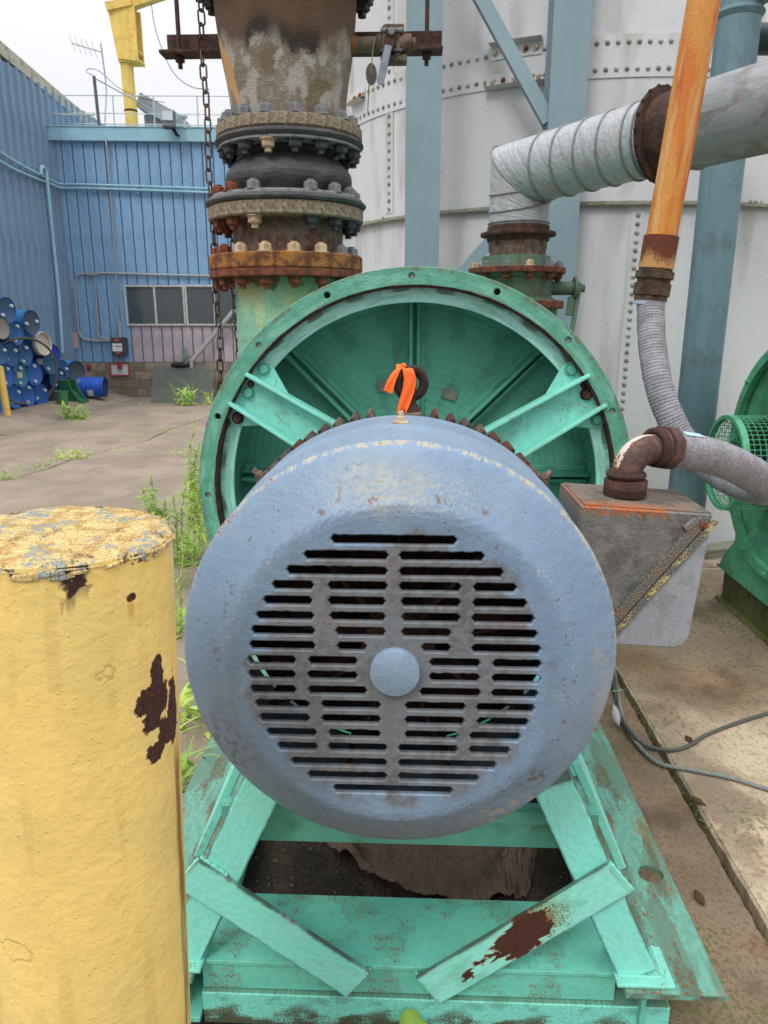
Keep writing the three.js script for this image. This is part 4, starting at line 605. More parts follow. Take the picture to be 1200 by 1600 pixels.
// ================================================================ the green blower
const CX = 0.006, CY = 0.982;
const blower = thing('blower', 'green multistage blower with a wide round flanged end ring behind the motor', 'blower', [CX, 0.15, -2.9]);
{
  const mRing = paint(2048, 128, (u, v, o) => {   // u round the ring, v from the inner edge out
    const n = S(TA, u * 6, v * 0.5), f = S(TC, u * 12, v), d = S(TD, u * 14, v), b = S(TB, u * 20, v * 0.4);
    setc(o, L(0x589f86), 0.86 + 0.24 * f); mixc(o, L(0x8ac8b0), 0.4 * sst(0.4, 1, n)); mixc(o, L(0x3a7c62), 0.35 * sst(0.6, 1, b));
    const e = sst(0.28, 0.0, v) + 0.7 * sst(0.85, 1, v); const nn = S(TA, u * 16, v * 0.2); mixc(o, L(0x4c4a2c), e * 0.6 * sst(0.3, 0.8, n)); mixc(o, RUST.mid, e * 0.9 * sst(0.55, 0.85, 0.6 * nn + 0.4 * d)); mixc(o, RUST.dark, sst(0.1, 0.03, v + (nn - 0.5) * 0.08));
    mixc(o, L(0x5a4a30), 0.8 * sst(0.93, 0.97, d)); o.ro = 0.45 + 0.25 * e; o.h = 0.5 + 0.25 * (f - 0.5) - 0.15 * e * d;
  }, { bump: 0.002 });
  const mInner = paint(2048, 128, (u, v, o) => { const n = S(TA, u * 6, v * 0.5), f = S(TC, u * 12, v), d = S(TD, u * 14, v); setc(o, L(0xa4e4d6), 0.95 + 0.08 * f); mixc(o, L(0x4a9a7e), 0.35 * sst(0.5, 0.9, n)); mixc(o, L(0x4a5a3c), 0.8 * sst(0.88, 1, v + (S(TA, u * 14, 0.3) - 0.5) * 0.16)); mixc(o, RUST.mid, 0.8 * sst(0.95, 0.98, d)); o.ro = 0.45; o.h = 0.5 + 0.2 * (f - 0.5); }, { bump: 0.0015 });
  const radUV = (g, r0, r1) => uvPlane(g, (x, y) => Math.atan2(y - CY, x - CX) / 6.2832 + 0.5, (x, y) => clamp((Math.hypot(x - CX, y - CY) - r0) / (r1 - r0), 0.01, 0.99));
  const fixSeam = g => { const t = g.attributes.uv; for (let i = 0; i < t.count; i += 3) { const a = [0, 1, 2].map(k => t.getX(i + k)); if (Math.max(...a) - Math.min(...a) > 0.5) a.forEach((x, k) => x < 0.5 && t.setX(i + k, x + 1)); } return g; };
  const annulus = (r0, r1, th, z, holes, seg = 128) => { const s = new THREE.Shape(); s.absarc(0, 0, r1, 0, Math.PI * 2); const h = new THREE.Path(); h.absarc(0, 0, r0, 0, Math.PI * 2); s.holes.push(h); (holes || []).forEach(([r, a, q]) => { const p = new THREE.Path(); p.absarc(r * Math.cos(a), r * Math.sin(a), q, 0, Math.PI * 2); s.holes.push(p); }); return extrude(s, th, 0.002, seg).translate(CX, CY, z - th); };
  const holes = []; for (let k = 0; k < 16; k++) holes.push([0.641, (k * 22.5 + 1) * RAD, 0.0095]);
  part('flange_ring', fixSeam(radUV(annulus(0.6145, 0.667, 0.022, -2.2, holes), 0.6145, 0.667)), mRing, blower);
  const plug = lathe([[0.0001, 0.004], [0.0088, 0.004], [0.0092, 0]], 16, 0.5, 'z');
  for (const k of [0, 1, 2, 4, 6, 8]) local('hole_plug', plug, tint(mGalv, 0xdfe6e2), blower, [0.641 * Math.cos((k * 22.5 + 1) * RAD), CY - 0.15 + 0.641 * Math.sin((k * 22.5 + 1) * RAD), -2.212 + 2.9]);
  part('casing', [lathe([[0.66, -2.222], [0.66, -2.26], [0.625, -2.262], [0.625, -3.86], [0.0001, -3.9]], 96, 0.5, 'z').translate(CX, CY, 0), ...[-2.55, -2.85, -3.15, -3.45, -3.75].map(z => lathe([[0.624, z - 0.014], [0.655, z - 0.014], [0.655, z + 0.014], [0.624, z + 0.014]], 96, 0.5, 'z').translate(CX, CY, 0))], mGreenIn, blower);
  part('gasket', [lathe([[0.6145, -2.205], [0.612, -2.262], [0.598, -2.266]], 128, 0.5, 'z').translate(CX, CY, 0), lathe([[0.6135, -2.2], [0.6105, -2.203], [0.609, -2.21]], 128, 0.5, 'z').translate(CX, CY, 0)], mRustDark, blower);
  part('inner_ring', fixSeam(radUV(annulus(0.569, 0.6125, 0.014, -2.246), 0.569, 0.6125)), mInner, blower);
  const wob = [[0.0001, -2.5]]; for (let i = 1; i <= 110; i++) { const r = 0.6 * i / 110; wob.push([r, -2.5 + 0.0011 * Math.cos(i * 6.2832 / 4.4)]); }
  part('end_wall', [lathe(wob, 128, 1.2, 'z').translate(CX, CY, 0), lathe([[0.595, -2.262], [0.6, -2.5]], 96, 0.5, 'z').translate(CX, CY, 0)], mGreenIn, blower);
  for (const a of [0, 45, 90, 135, 180]) {
    const d = [Math.cos(a * RAD), Math.sin(a * RAD)], n = [-d[1], d[0]], P = (r, t, z) => [CX + d[0] * r + n[0] * t, CY + d[1] * r + n[1] * t, z];
    part('rib', [bar(P(0.1, 0.012, -2.470), P(0.59, 0.012, -2.470), 0.012, 0.07, [0, 0, 1]), bar(P(0.1, -0.012, -2.481), P(0.59, -0.012, -2.481), 0.012, 0.045, [0, 0, 1]), bar(P(0.1, 0, -2.496), P(0.59, 0, -2.496), 0.07, 0.012, [0, 0, 1]), ...[0.2, 0.31, 0.42, 0.52].map(r => tr(new THREE.CapsuleGeometry(0.0045, 0.035, 3, 6), ...P(r, 0.022, -2.488), 0, 0, (a - 90) * RAD))].map(g => uvBox(g)), mGreenIn, blower);
  }
  for (const [x, y, r] of [[-0.094, 1.285, 0.25], [0.125, 1.258, -0.3]]) part('name_plate', tr(box(0.05, 0.034, 0.003, 0, 0, 0, 0.001), x, y, -2.493, 0, 0, r), tint(mPlain, 0x7f8876), blower);
  // bearing bracket arms
  for (const s of [-1, 1]) {
    const X = x => (s < 0 ? x : 0.022 - x), Q = p => [X(p[0]), p[1]];
    const w = [[-0.505, 1.347], [-0.226, 1.192], [-0.05, 1.09], [-0.16, 0.99], [-0.346, 1.125], [-0.56, 1.262]].map(Q);
    const ear = [[-0.46, 1.384], [-0.425, 1.37], [-0.37, 1.268], [-0.44, 1.188], [-0.515, 1.183], [-0.552, 1.186], [-0.565, 1.21], [-0.52, 1.3]].map(Q);
    const arm = part('bracket_arm', [uvBox(extrude(poly(s < 0 ? w : w.reverse()), 0.01, 0.001).translate(0, 0, -2.243))], mTeal, blower);
    part('ear_plate', uvBox(extrude(poly(s < 0 ? ear : ear.reverse()), 0.009, 0.0015).translate(0, 0, -2.2475 + 0.0045)), mTeal, arm);
    part('arm_flange', bar([X(-0.497), 1.345, -2.214], [X(-0.03), 1.081, -2.214], 0.011, 0.06, [0, 0, 1]), mTeal, arm); part('arm_flange', bar([X(-0.552), 1.259, -2.214], [X(-0.15), 0.997, -2.214], 0.011, 0.06, [0, 0, 1]), mTeal, arm);
    const bg = hexBolt(0.0155, 0.012); bg.rotateX(Math.PI / 2);
    [[-0.449, 1.357], [-0.499, 1.286], [-0.536, 1.209]].forEach((p, k) => part('bolt', bg.clone().translate(X(p[0]), p[1], -2.232 + (k === 1 ? 0.001 : 0)), (s < 0 ? k === 2 : k === 1) ? mRustDark : mGreenIn, arm));
    part('bolt', (() => { const g = hexBolt(0.009, 0.008); g.rotateX(Math.PI / 2); return g.translate(X(-0.491), 1.312, -2.232); })(), mRustDark, arm);
  }
  part('bearing_housing', [lathe([[0.0001, -2.16], [0.1, -2.17], [0.17, -2.2], [0.17, -2.245]], 48, 0.5, 'z').translate(CX, CY, 0)], mTeal, blower);
  part('saddle', [boxR(-0.4, 0.4, 0.146, 0.5, -2.75, -2.65), boxR(-0.4, 0.4, 0.146, 0.5, -3.6, -3.5)], mGreenIn, blower);
  // outlet nozzle at the left
  const mNozz = paint(512, 512, (u, v, o) => { const n = S(TA, u * 3, v), f = S(TC, u * 4, v), s = S(TB, u * 9, v * 0.8), d = S(TD, u * 4, v); setc(o, L(0x7ab49a), 0.85 + 0.2 * f); const l = S(TL, u * 2, v * 0.5); mixc(o, L(0xb8c48c), 0.75 * sst(0.2, 0.9, 0.7 * l + 0.3 * s)); mixc(o, L(0x9a8038), 0.55 * sst(0.65, 1.0, v + (l - 0.5) * 0.6 + (n - 0.5) * 0.2)); mixc(o, L(0x3c2818), 0.7 * sst(0.8, 0.95, v + (n - 0.5) * 0.5)); mixc(o, RUST.mid, sst(0.92, 0.96, 0.6 * d + 0.4 * n)); o.ro = 0.6; o.h = f; }, { size: [1.2, 0.42], bump: 0.002 });
  part('outlet_nozzle', lathe([[0.19, 1.3], [0.19, 1.65]], 64).translate(-0.475, 0, -2.85), mNozz, blower);
  part('nozzle_flange', disc(0.282, 0.026, 1.646, 0.003, 80).translate(-0.472, 0, -2.85), mRustRed, blower);
}
// ================================================================ the pipe stack on the outlet
const mPipeOld = paint(1024, 768, (u, v, o) => {   // u round the cone, v up; bare weave below, tar-black band, brown above
  const n = S(TA, u * 3, v), f = S(TC, u * 4, v * 2), d = S(TD, u * 5, v * 3), s = S(TB, u * 9, v * 0.7), w = S(TD, u * 8, v * 3);
  setc(o, L(0x73675a), 0.75 + 0.45 * d); mixc(o, L(0xaaa498), 0.7 * sst(0.3, 0.85, 0.5 * w + 0.3 * f + 0.2 * n)); mixc(o, L(0x62522e), 0.7 * sst(0.5, 0.9, 0.55 * n + 0.45 * S(TB, u * 3 + 0.4, v * 1.1)));
  const b = v + (S(TL, u * 2, v * 0.4) - 0.5) * 0.13 + (s - 0.5) * 0.035 + (f - 0.5) * 0.03; mixc(o, L(0xb8b4ac), 0.55 * sst(0.55, 0.85, S(TA, u * 4 + 0.2, v * 1.3)) * sst(0.45, 0.36, b)); mixc(o, L(0x5a4636), sst(0.42, 0.5, b)); mixc(o, L(0x1c1815), 0.88 * sst(0.37, 0.44, b) * sst(0.6, 0.45, b) * sst(0.15, 0.5, S(TL, u * 3 + 0.4, 0.2))); mixc(o, L(0x6a5038), 0.6 * sst(0.52, 0.7, b) * sst(0.2, 0.8, s));
  const p = Math.max(Math.abs((u - 0.4 + (v - 0.3) * 0.06) / 0.026), Math.abs((v - 0.31 + (u - 0.4) * 3) / 0.12)); mixc(o, L(0xbd9560), sst(1.02, 0.96, p + (f - 0.5) * 0.1)); mixc(o, RUST.orange, 0.8 * sst(0.02, 0.0, Math.abs(u - 0.394)) * sst(0.2, 0.17, v) * sst(0.12, 0.15, v));
  o.ro = 0.75 + 0.2 * f; o.h = 0.4 * w + 0.4 * d + 0.2 * f;
}, { bump: 0.003 });
const unitUV = g => { const t = g.attributes.uv; let mu = 0, mv = 0; for (let i = 0; i < t.count; i++) { mu = Math.max(mu, t.getX(i)); mv = Math.max(mv, t.getY(i)); } return uvScale(g, 1 / mu, 1 / mv); };
const mNut = { ring: tint(mGalv, 0xdcdedc), grey: tint(mGalv, 0xc2c5c8), dark: tint(mGalv, 0x5f646c), rust: tint(mRustRed, 0xffffff), cream: mCream, orange: mRustOrange };
const boltUp = uvBox(hexBolt(0.0235, 0.027, 0.006)), boltDn = (() => { const g = uvBox(hexBolt(0.0235, 0.026, 0.014)); g.rotateX(Math.PI); return g; })();
function boltRing(parent, cx, cz, r, yTop, yBot, kinds, off = 0, n = 16, skip = [], k0 = 1) {
  const rr = rng(Math.round(yTop * 1000)), w = V(0, 0, 0); let p = parent; while (p && p !== scene) { w.add(p.position); p = p.parent; }
  for (let k = 0; k < n; k++) {
    if (skip.includes(k)) continue;
    const a = (k * 360 / n + off) * RAD, x = cx + r * Math.sin(a), z = cz + r * Math.cos(a), m = kinds(Math.sin(a), k);
    for (const [g, y, kk] of [[boltUp, yTop, 0], [boltDn, yBot, 1]]) { if (y === null) continue; const o = local(kk ? 'nut' : 'bolt', g, mNut[Array.isArray(m) ? m[kk] : m], parent, [x - w.x, y - w.y, z - w.z]); o.rotation.y = rr() * 1.05; o.scale.setScalar(k0); }
  }
}
const SZ = -2.85;
{
  const t = thing('pipe_spool', 'short rusty brown pipe spool with an orange rust flange above the green nozzle', 'pipe spool', [-0.466, 1.672, SZ]);
  part('lower_flange', disc(0.282, 0.053, 1.6725, 0.005, 80).translate(-0.472, 0, SZ), mRustOrange, t);
  part('spool_pipe', lathe([[0.2, 1.72], [0.2, 1.845]], 64).translate(-0.463, 0, SZ), mRustBrown, t);
  part('upper_flange', disc(0.281, 0.046, 1.842, 0.005, 80).translate(-0.467, 0, SZ), mScale, t);
  boltRing(t, -0.472, SZ, 0.247, 1.7255, 1.6455, s => (s < -0.55 ? 'rust' : s < 0.75 ? ['cream', 'rust'] : ['grey', 'rust']), -7);
  const j = thing('expansion_joint', 'black rubber expansion joint bulging between two bolted pipe flanges', 'rubber joint', [-0.455, 1.888, SZ]);
  part('lower_rubber_lip', disc(0.291, 0.02, 1.8895, 0.008, 80).translate(-0.466, 0, SZ), mRubber, j);
  part('lower_ring', disc(0.272, 0.012, 1.91, 0.002, 80).translate(-0.466, 0, SZ), mNut.ring, j);
  const pr = []; for (let k = 0; k <= 28; k++) { const q = k / 28, y = 1.92 + 0.168 * q; pr.push([0.158 + 0.02 * (1 - q) + 0.056 * Math.pow(Math.sin(Math.PI * Math.pow(clamp(q * 1.22), 1.0)), 0.8), y]); }
  part('rubber_bellows', lathe(pr, 80, 1.5).translate(-0.452, 0, SZ), mRubber, j);
  const h0 = 0.13, seg = (a0, a1) => { const s = new THREE.Shape(); s.absarc(0, 0, 0.252, a0, a1, false); s.absarc(0, 0, 0.17, a1, a0, true); const g = extrude(s, 0.01, 0.002, 60); g.rotateX(-Math.PI / 2); return uvBox(g.translate(-0.447, 2.079, SZ)); };
  part('upper_ring', [seg(-1.7, 1.43), seg(1.45, 4.57)], mNut.ring, j);
  part('upper_rubber_lip', disc(0.264, 0.022, 2.0895, 0.009, 80).translate(-0.447, 0, SZ), mRubber, j);
  boltRing(j, -0.467, SZ, 0.247, 1.9225, 1.8415, s => (s < -0.6 ? 'rust' : s < -0.4 ? ['grey', 'rust'] : s < 0 ? ['grey', 'cream'] : s < 0.4 ? 'cream' : ['grey', 'dark']), 6.5, 16, [0]);
  boltRing(j, -0.446, SZ, 0.228, 2.155, 2.0785, (s, k) => (k === 15 ? ['grey', 'cream'] : ['grey', 'dark']), 13, 16);
  const c = thing('pipe_reducer', 'weathered conical pipe reducer with a black stained band above the rubber joint', 'pipe reducer', [-0.446, 2.112, SZ]);
  part('reducer_flange', disc(0.258, 0.042, 2.1125, 0.006, 80).translate(-0.446, 0, SZ), mScale, c);
  part('reducer_cone', unitUV(lathe([[0.197, 2.15], [0.2, 2.2], [0.205, 2.25], [0.214, 2.31], [0.226, 2.375], [0.24, 2.5], [0.248, 2.6], [0.252, 2.68]].map(p => p), 96, 1.5)).rotateY(2.75).translate(-0.447, 0, SZ), mPipeOld, c);
  part('top_flange', disc(0.325, 0.05, 2.612, 0.005, 64).translate(-0.449, 0, SZ), mRustDark, c);
  boltRing(c, -0.449, SZ, 0.288, null, 2.6, () => 'dark', 5, 16, [], 1.25);
}
{ // chain looped beside the stack
  const lk = (() => { const c = new THREE.CurvePath(); const p = []; const a = 0.0145, b = 0.0105; for (let k = 0; k < 24; k++) { const t = k / 24 * 6.2832; p.push(V(b * Math.cos(t) , (Math.sin(t) > 0 ? a : -a) + b * Math.sin(t), 0)); } return flat(new THREE.TubeGeometry(new THREE.CatmullRomCurve3(p, true), 36, 0.0034, 7, true)); })();
  uvBox(lk);
  const mk = [tint(mRustBrown, 0xe0d8d0), mRustBrown, tint(mRustDark, 0xf0e8e0), tint(mGalv, 0x9a8878)], r = rng(44);
  const chain = (label, x, z, y0, y1, n) => { const t = thing('hanging_chain', label, 'chain', [x, y0, z], 'loops of the hoist chain'); for (let k = 0, y = y1; y > y0; k++, y -= 0.0415) { const o = local('link', lk, mk[(r() * 4) | 0], t, [0.003 * Math.sin(k * 0.7), y - y0, 0.002 * Math.sin(k)]); o.rotation.set(0, (k % 2 ? 1.25 : -0.2) + (r() - 0.5) * 0.5, (r() - 0.5) * 0.12); } };
  chain('long rusty chain hanging in front of the blue building beside the pipe stack', -0.729, -2.8, 1.19, 2.66);
  chain('short length of rusty chain visible just below the orange flange next to the green nozzle', -0.702, -2.98, 1.2, 1.86);
}
{ // angle iron hanger with its two rods
  const h = thing('pipe_hanger', 'rusty brown angle iron hanger on two rods behind the conical reducer', 'pipe hanger', [-0.43, 2.46, -3.1]);
  part('angle_bar', [boxR(-0.945, 0.098, 2.475, 2.548, -3.115, -3.107, 0.002), boxR(-0.955, 0.1, 2.462, 2.474, -3.107, -3.03, 0.002)], mRustDark, h);
  for (const x of [-0.888, 0.041]) { part('hanger_rod', rod([x, 2.42, -3.07], [x, 3.1, -3.07], 0.0085, 10), mRustDark, h); part('nut', tr(hexHead(0.018, 0.02), x, 2.442, -3.07), mRustDark, h); }
  solo('cable_run', [tube([[-0.735, 2.9, -3.5], [-0.73, 2.58, -3.5], [-0.72, 2.42, -3.5]], 0.008, 12, 8), rod([-0.66, 3.2, -4.2], [-0.63, 2.3, -4.2], 0.004, 6), rod([-0.63, 2.36, -4.2], [-0.628, 2.31, -4.2], 0.014, 8), rod([-0.63, 2.3, -4.2], [-0.62, 1.9, -4.2], 0.003, 6)], mDark, 'thin dark cables hanging behind the chain next to the reducer', 'cable');
}
{ // ball valve at the side of the reducer
  const v = thing('ball_valve', 'small brown steel ball valve with a grey lever on the side of the reducer', 'valve', [-0.1, 2.4, -2.85]), y = 2.418, z = -2.84;
  part('nipple', [rod([-0.235, y, z], [-0.125, y, z], 0.024, 20)], tint(mGalv, 0xb09a78), v);
  part('weld_collar', rod([-0.245, y, z], [-0.205, y, z], 0.031, 20), mRustOrange, v);
  part('valve_body', [rod([-0.135, y, z], [-0.015, y, z], 0.03, 24), tr(box(0.022, 0.095, 0.07, 0, 0, 0, 0.006), -0.105, y, z), tr(box(0.018, 0.09, 0.066, 0, 0, 0, 0.006), -0.062, y, z), rod([-0.015, y, z], [0.0, y, z], 0.02, 8), tr(box(0.07, 0.03, 0.05, 0, 0, 0, 0.005), -0.075, y + 0.04, z), tr(box(0.09, 0.02, 0.06, 0, 0, 0, 0.005), -0.075, y - 0.05, z)], mRustBrown, v);
  for (const [a, b] of [[-0.085, 0.032], [-0.085, -0.03], [-0.052, 0.03], [-0.052, -0.03]]) part('tie_bolt', rod([-0.12, y + b, z + 0.034], [-0.045, y + b, z + 0.034], 0.006, 6), mNut.grey, v);
  part('stem_nut', tr(hexHead(0.013, 0.014).rotateX(Math.PI / 2), -0.083, y + 0.02, z + 0.05), mNut.grey, v);
  part('stem_plate', bar([-0.083, y + 0.03, z + 0.046], [-0.093, y - 0.03, z + 0.05], 0.034, 0.008, [0, 0, 1]), mRustDark, v);
  part('lever', [bar([-0.092, y - 0.02, z + 0.054], [-0.118, y - 0.13, z + 0.066], 0.026, 0.009, [0, 0, 1], 0.004), tr(lathe([[0.0001, 0], [0.013, 0], [0.013, 0.009], [0.0001, 0.009]], 16, 0.5, 'z'), -0.118, y - 0.13, z + 0.0615)], tint(mPlain, 0x7d8894), v);
  const tg = thing('valve_tag', 'oval metal tag hanging on a yellow cord from the ball valve', 'tag', [-0.15, 2.27, -2.81]);
  part('tag_plate', uvBox(tr(lathe([[0.0001, -0.0012], [0.023, -0.0012], [0.023, 0.0012], [0.0001, 0.0012]], 32, 0.5, 'z').scale(0.85, 1.5, 1), -0.151, 2.315, -2.8, 0, 0.35, 0)), tint(mGalv, 0x8f8a80), tg);
  part('tag_cord', tube([[-0.135, 2.43, -2.81], [-0.146, 2.39, -2.805], [-0.149, 2.345, -2.8], [-0.158, 2.29, -2.8], [-0.162, 2.23, -2.8], [-0.164, 2.2, -2.8]], 0.0022, 30, 5), tint(mPlain, 0x8d8440), tg);
}

// ================================================================ the grey duct and its valve on the right
const mDuct = paint(1024, 1024, (u, v, o) => {   // u round the duct, v along it
  const n = S(TA, u, v), f = S(TC, u * 2, v * 4), s = S(TB, u * 0.999, v * 12), d = S(TD, u * 2, v * 4), t = S(TB, u * 5, v);
  setc(o, L(0xaaaeb4), 0.92 + 0.1 * n); mixc(o, L(0xb6b8bc), 0.35 * sst(0.5, 0.95, s)); mixc(o, L(0x767b80), 0.3 * sst(0.6, 1, s * 0.6 + 0.4 * t)); mixc(o, L(0x7a6f5c), 0.3 * sst(0.75, 1, f)); mixc(o, rustc(d, 0.2), 0.9 * sst(0.9, 0.93, 0.6 * S(TB, u * 2, v * 2 + 0.4) + 0.4 * d));
  o.ro = 0.42 + 0.2 * f; o.h = 0.7 * s + 0.3 * f;
}, { size: [0.85, 1.2], bump: 0.004 });
const mDuct2 = painted(0x8f9294, { size: [0.9, 0.9], rust: 0.004, dirt: 0.5, dirtHex: 0x4c4a46, streak: 0.3, bump: 0.004, peel: 0.9 });
{
  const DX = 0.466, DZ = -3.5, R = 0.131, dir = [0.61, 0, 0.79], y0 = 2.122;
  const d = thing('insulated_duct', 'grey sheet clad duct with wire bands running from a rusty collar up to an elbow', 'duct', [DX, 1.86, DZ]);
  // two mitred sections: the vertical one cut off at 45 degrees and the level one starting from that cut
  const ax = V(...dir), miter = (g, keep) => g;
  const secV = gridGeo(64, 8, (u, v) => { const a = u * 6.2832, x = R * Math.cos(a), z = R * Math.sin(a), h = x * dir[0] + z * dir[2]; const top = y0 - h; return [DX + x, 1.9 + (top - 1.9) * v, DZ + z]; }, (u, v) => [u * 0.82, v * 0.25]);
  part('vertical_section', secV, mDuct, d);
  const P = (t, c, s, r) => [DX + dir[0] * t - dir[2] * c * r, y0 + 0.034 * t + s * r, DZ + dir[2] * t + dir[0] * c * r];
  const tubeL = (t0, t1, r, cut, n = 30) => gridGeo(64, n, (u, v) => { const a = u * 6.2832, c = Math.cos(a), s = Math.sin(a); const st = cut ? -s * r : t0; return P(st + (t1 - st) * v, c, s, r); }, (u, v) => [u * 0.82, t0 + (t1 - t0) * v]);
  part('level_section', tubeL(0, 0.71, R, true, 40), mDuct, d);
  const bandL = (t, tilt, r = 0.1335) => tube([...Array(48)].map((_, k) => { const a = k / 48 * 6.2832; return P(t + tilt * Math.cos(a), Math.cos(a), Math.sin(a), r); }), 0.0046, 96, 6, true);
  for (const t of [0.16, 0.275, 0.39, 0.5, 0.61, 0.655]) part('wire_band', bandL(t, 0.012), mWire, d);
  for (const [y, tl] of [[2.055, 0.03], [1.985, 0.03], [1.915, 0.0]]) part('wire_band', tube([...Array(48)].map((_, k) => { const a = k / 48 * 6.2832; return [DX + 0.1335 * Math.cos(a), y + tl * Math.cos(a + 0.8), DZ + 0.1335 * Math.sin(a)]; }), 0.0042, 96, 6, true), mWire, d);
  part('miter_seam', tube([...Array(48)].map((_, k) => { const a = k / 48 * 6.2832, x = 0.132 * Math.cos(a), z = 0.132 * Math.sin(a); return [DX + x, y0 - (x * dir[0] + z * dir[2]), DZ + z]; }), 0.004, 96, 6, true), mWire, d);
  part('rust_collar', [tubeL(0.7, 0.714, 0.16, false, 1), tubeL(0.714, 0.84, 0.134, false, 4), gridGeo(64, 2, (u, v) => P(0.7, Math.cos(u * 6.2832), Math.sin(u * 6.2832), 0.1 + 0.062 * v)), gridGeo(64, 2, (u, v) => P(0.714, Math.cos(u * 6.2832), Math.sin(u * 6.2832), 0.1 + 0.062 * v)), ...[...Array(20)].map((_, k) => { const a = k * 0.314, p = P(0.707, Math.cos(a), Math.sin(a), 0.159); return tr(new THREE.SphereGeometry(0.009, 8, 6), ...p); })], mRustDark, d, 'dark rusty flanged collar on the duct');
  part('clad_section', [tubeL(0.81, 2.4, 0.136, false, 40), gridGeo(64, 1, (u, v) => P(0.81, Math.cos(u * 6.2832), Math.sin(u * 6.2832), 0.1 + 0.036 * v))], mDuct2, d, 'thicker dull grey clad section beyond the collar');
  part('cladding_seam', bandL(0.85, 0.0, 0.1375), mWire, d);
  part('rust_band', lathe([[0.133, 1.905], [0.137, 1.9], [0.138, 1.882], [0.166, 1.876], [0.168, 1.868], [0.166, 1.862], [0.14, 1.858], [0.136, 1.84]], 64).translate(DX, 0, DZ), mRustDark, d);

  const v = thing('damper_valve', 'dark green flanged valve body with a hand lever under the grey duct', 'valve', [DX, 1.56, DZ]);
  part('valve_neck', lathe([[0.128, 1.842], [0.13, 1.815], [0.125, 1.79], [0.128, 1.77]], 48).translate(DX, 0, DZ), mRustBrown, v);
  part('neck_hub', lathe([[0.128, 1.778], [0.152, 1.775], [0.158, 1.74], [0.162, 1.726]], 48).translate(DX - 0.004, 0, DZ), mOlive, v);
  part('top_flange', disc(0.217, 0.026, 1.7, 0.003, 64).translate(DX, 0, DZ), mRustRed, v);
  part('valve_body', lathe([[0.19, 1.7], [0.19, 1.69], [0.165, 1.68], [0.16, 1.6], [0.19, 1.585], [0.19, 1.4]], 48).translate(DX, 0, DZ), mOlive, v);
  part('bottom_flange', disc(0.217, 0.034, 1.55, 0.004, 64).translate(DX, 0, DZ), mRustRed, v);
  boltRing(v, DX, DZ, 0.19, 1.7265, 1.6985, (s, k) => (k % 3 ? ['grey', 'rust'] : ['cream', 'rust']), 9, 12, [], 0.8);
  part('lever_shaft', [rod([DX + 0.15, 1.64, DZ], [DX + 0.27, 1.64, DZ], 0.03, 20), rod([DX + 0.26, 1.64, DZ], [DX + 0.275, 1.64, DZ], 0.05, 24), rod([DX + 0.275, 1.64, DZ], [DX + 0.31, 1.64, DZ], 0.018, 12)], mOlive, v);
  part('lever', [bar([DX + 0.29, 1.66, DZ], [DX + 0.255, 1.45, DZ + 0.05], 0.028, 0.016, [1, 0, 0]), bar([DX + 0.262, 1.6, DZ + 0.01], [DX + 0.25, 1.52, DZ + 0.03], 0.05, 0.012, [0, 0, 1])], mOlive, v);
  part('lower_pipe', rod([DX, 1.35, DZ], [DX, 1.56, DZ], 0.19, 40), mGreenIn, v);
}

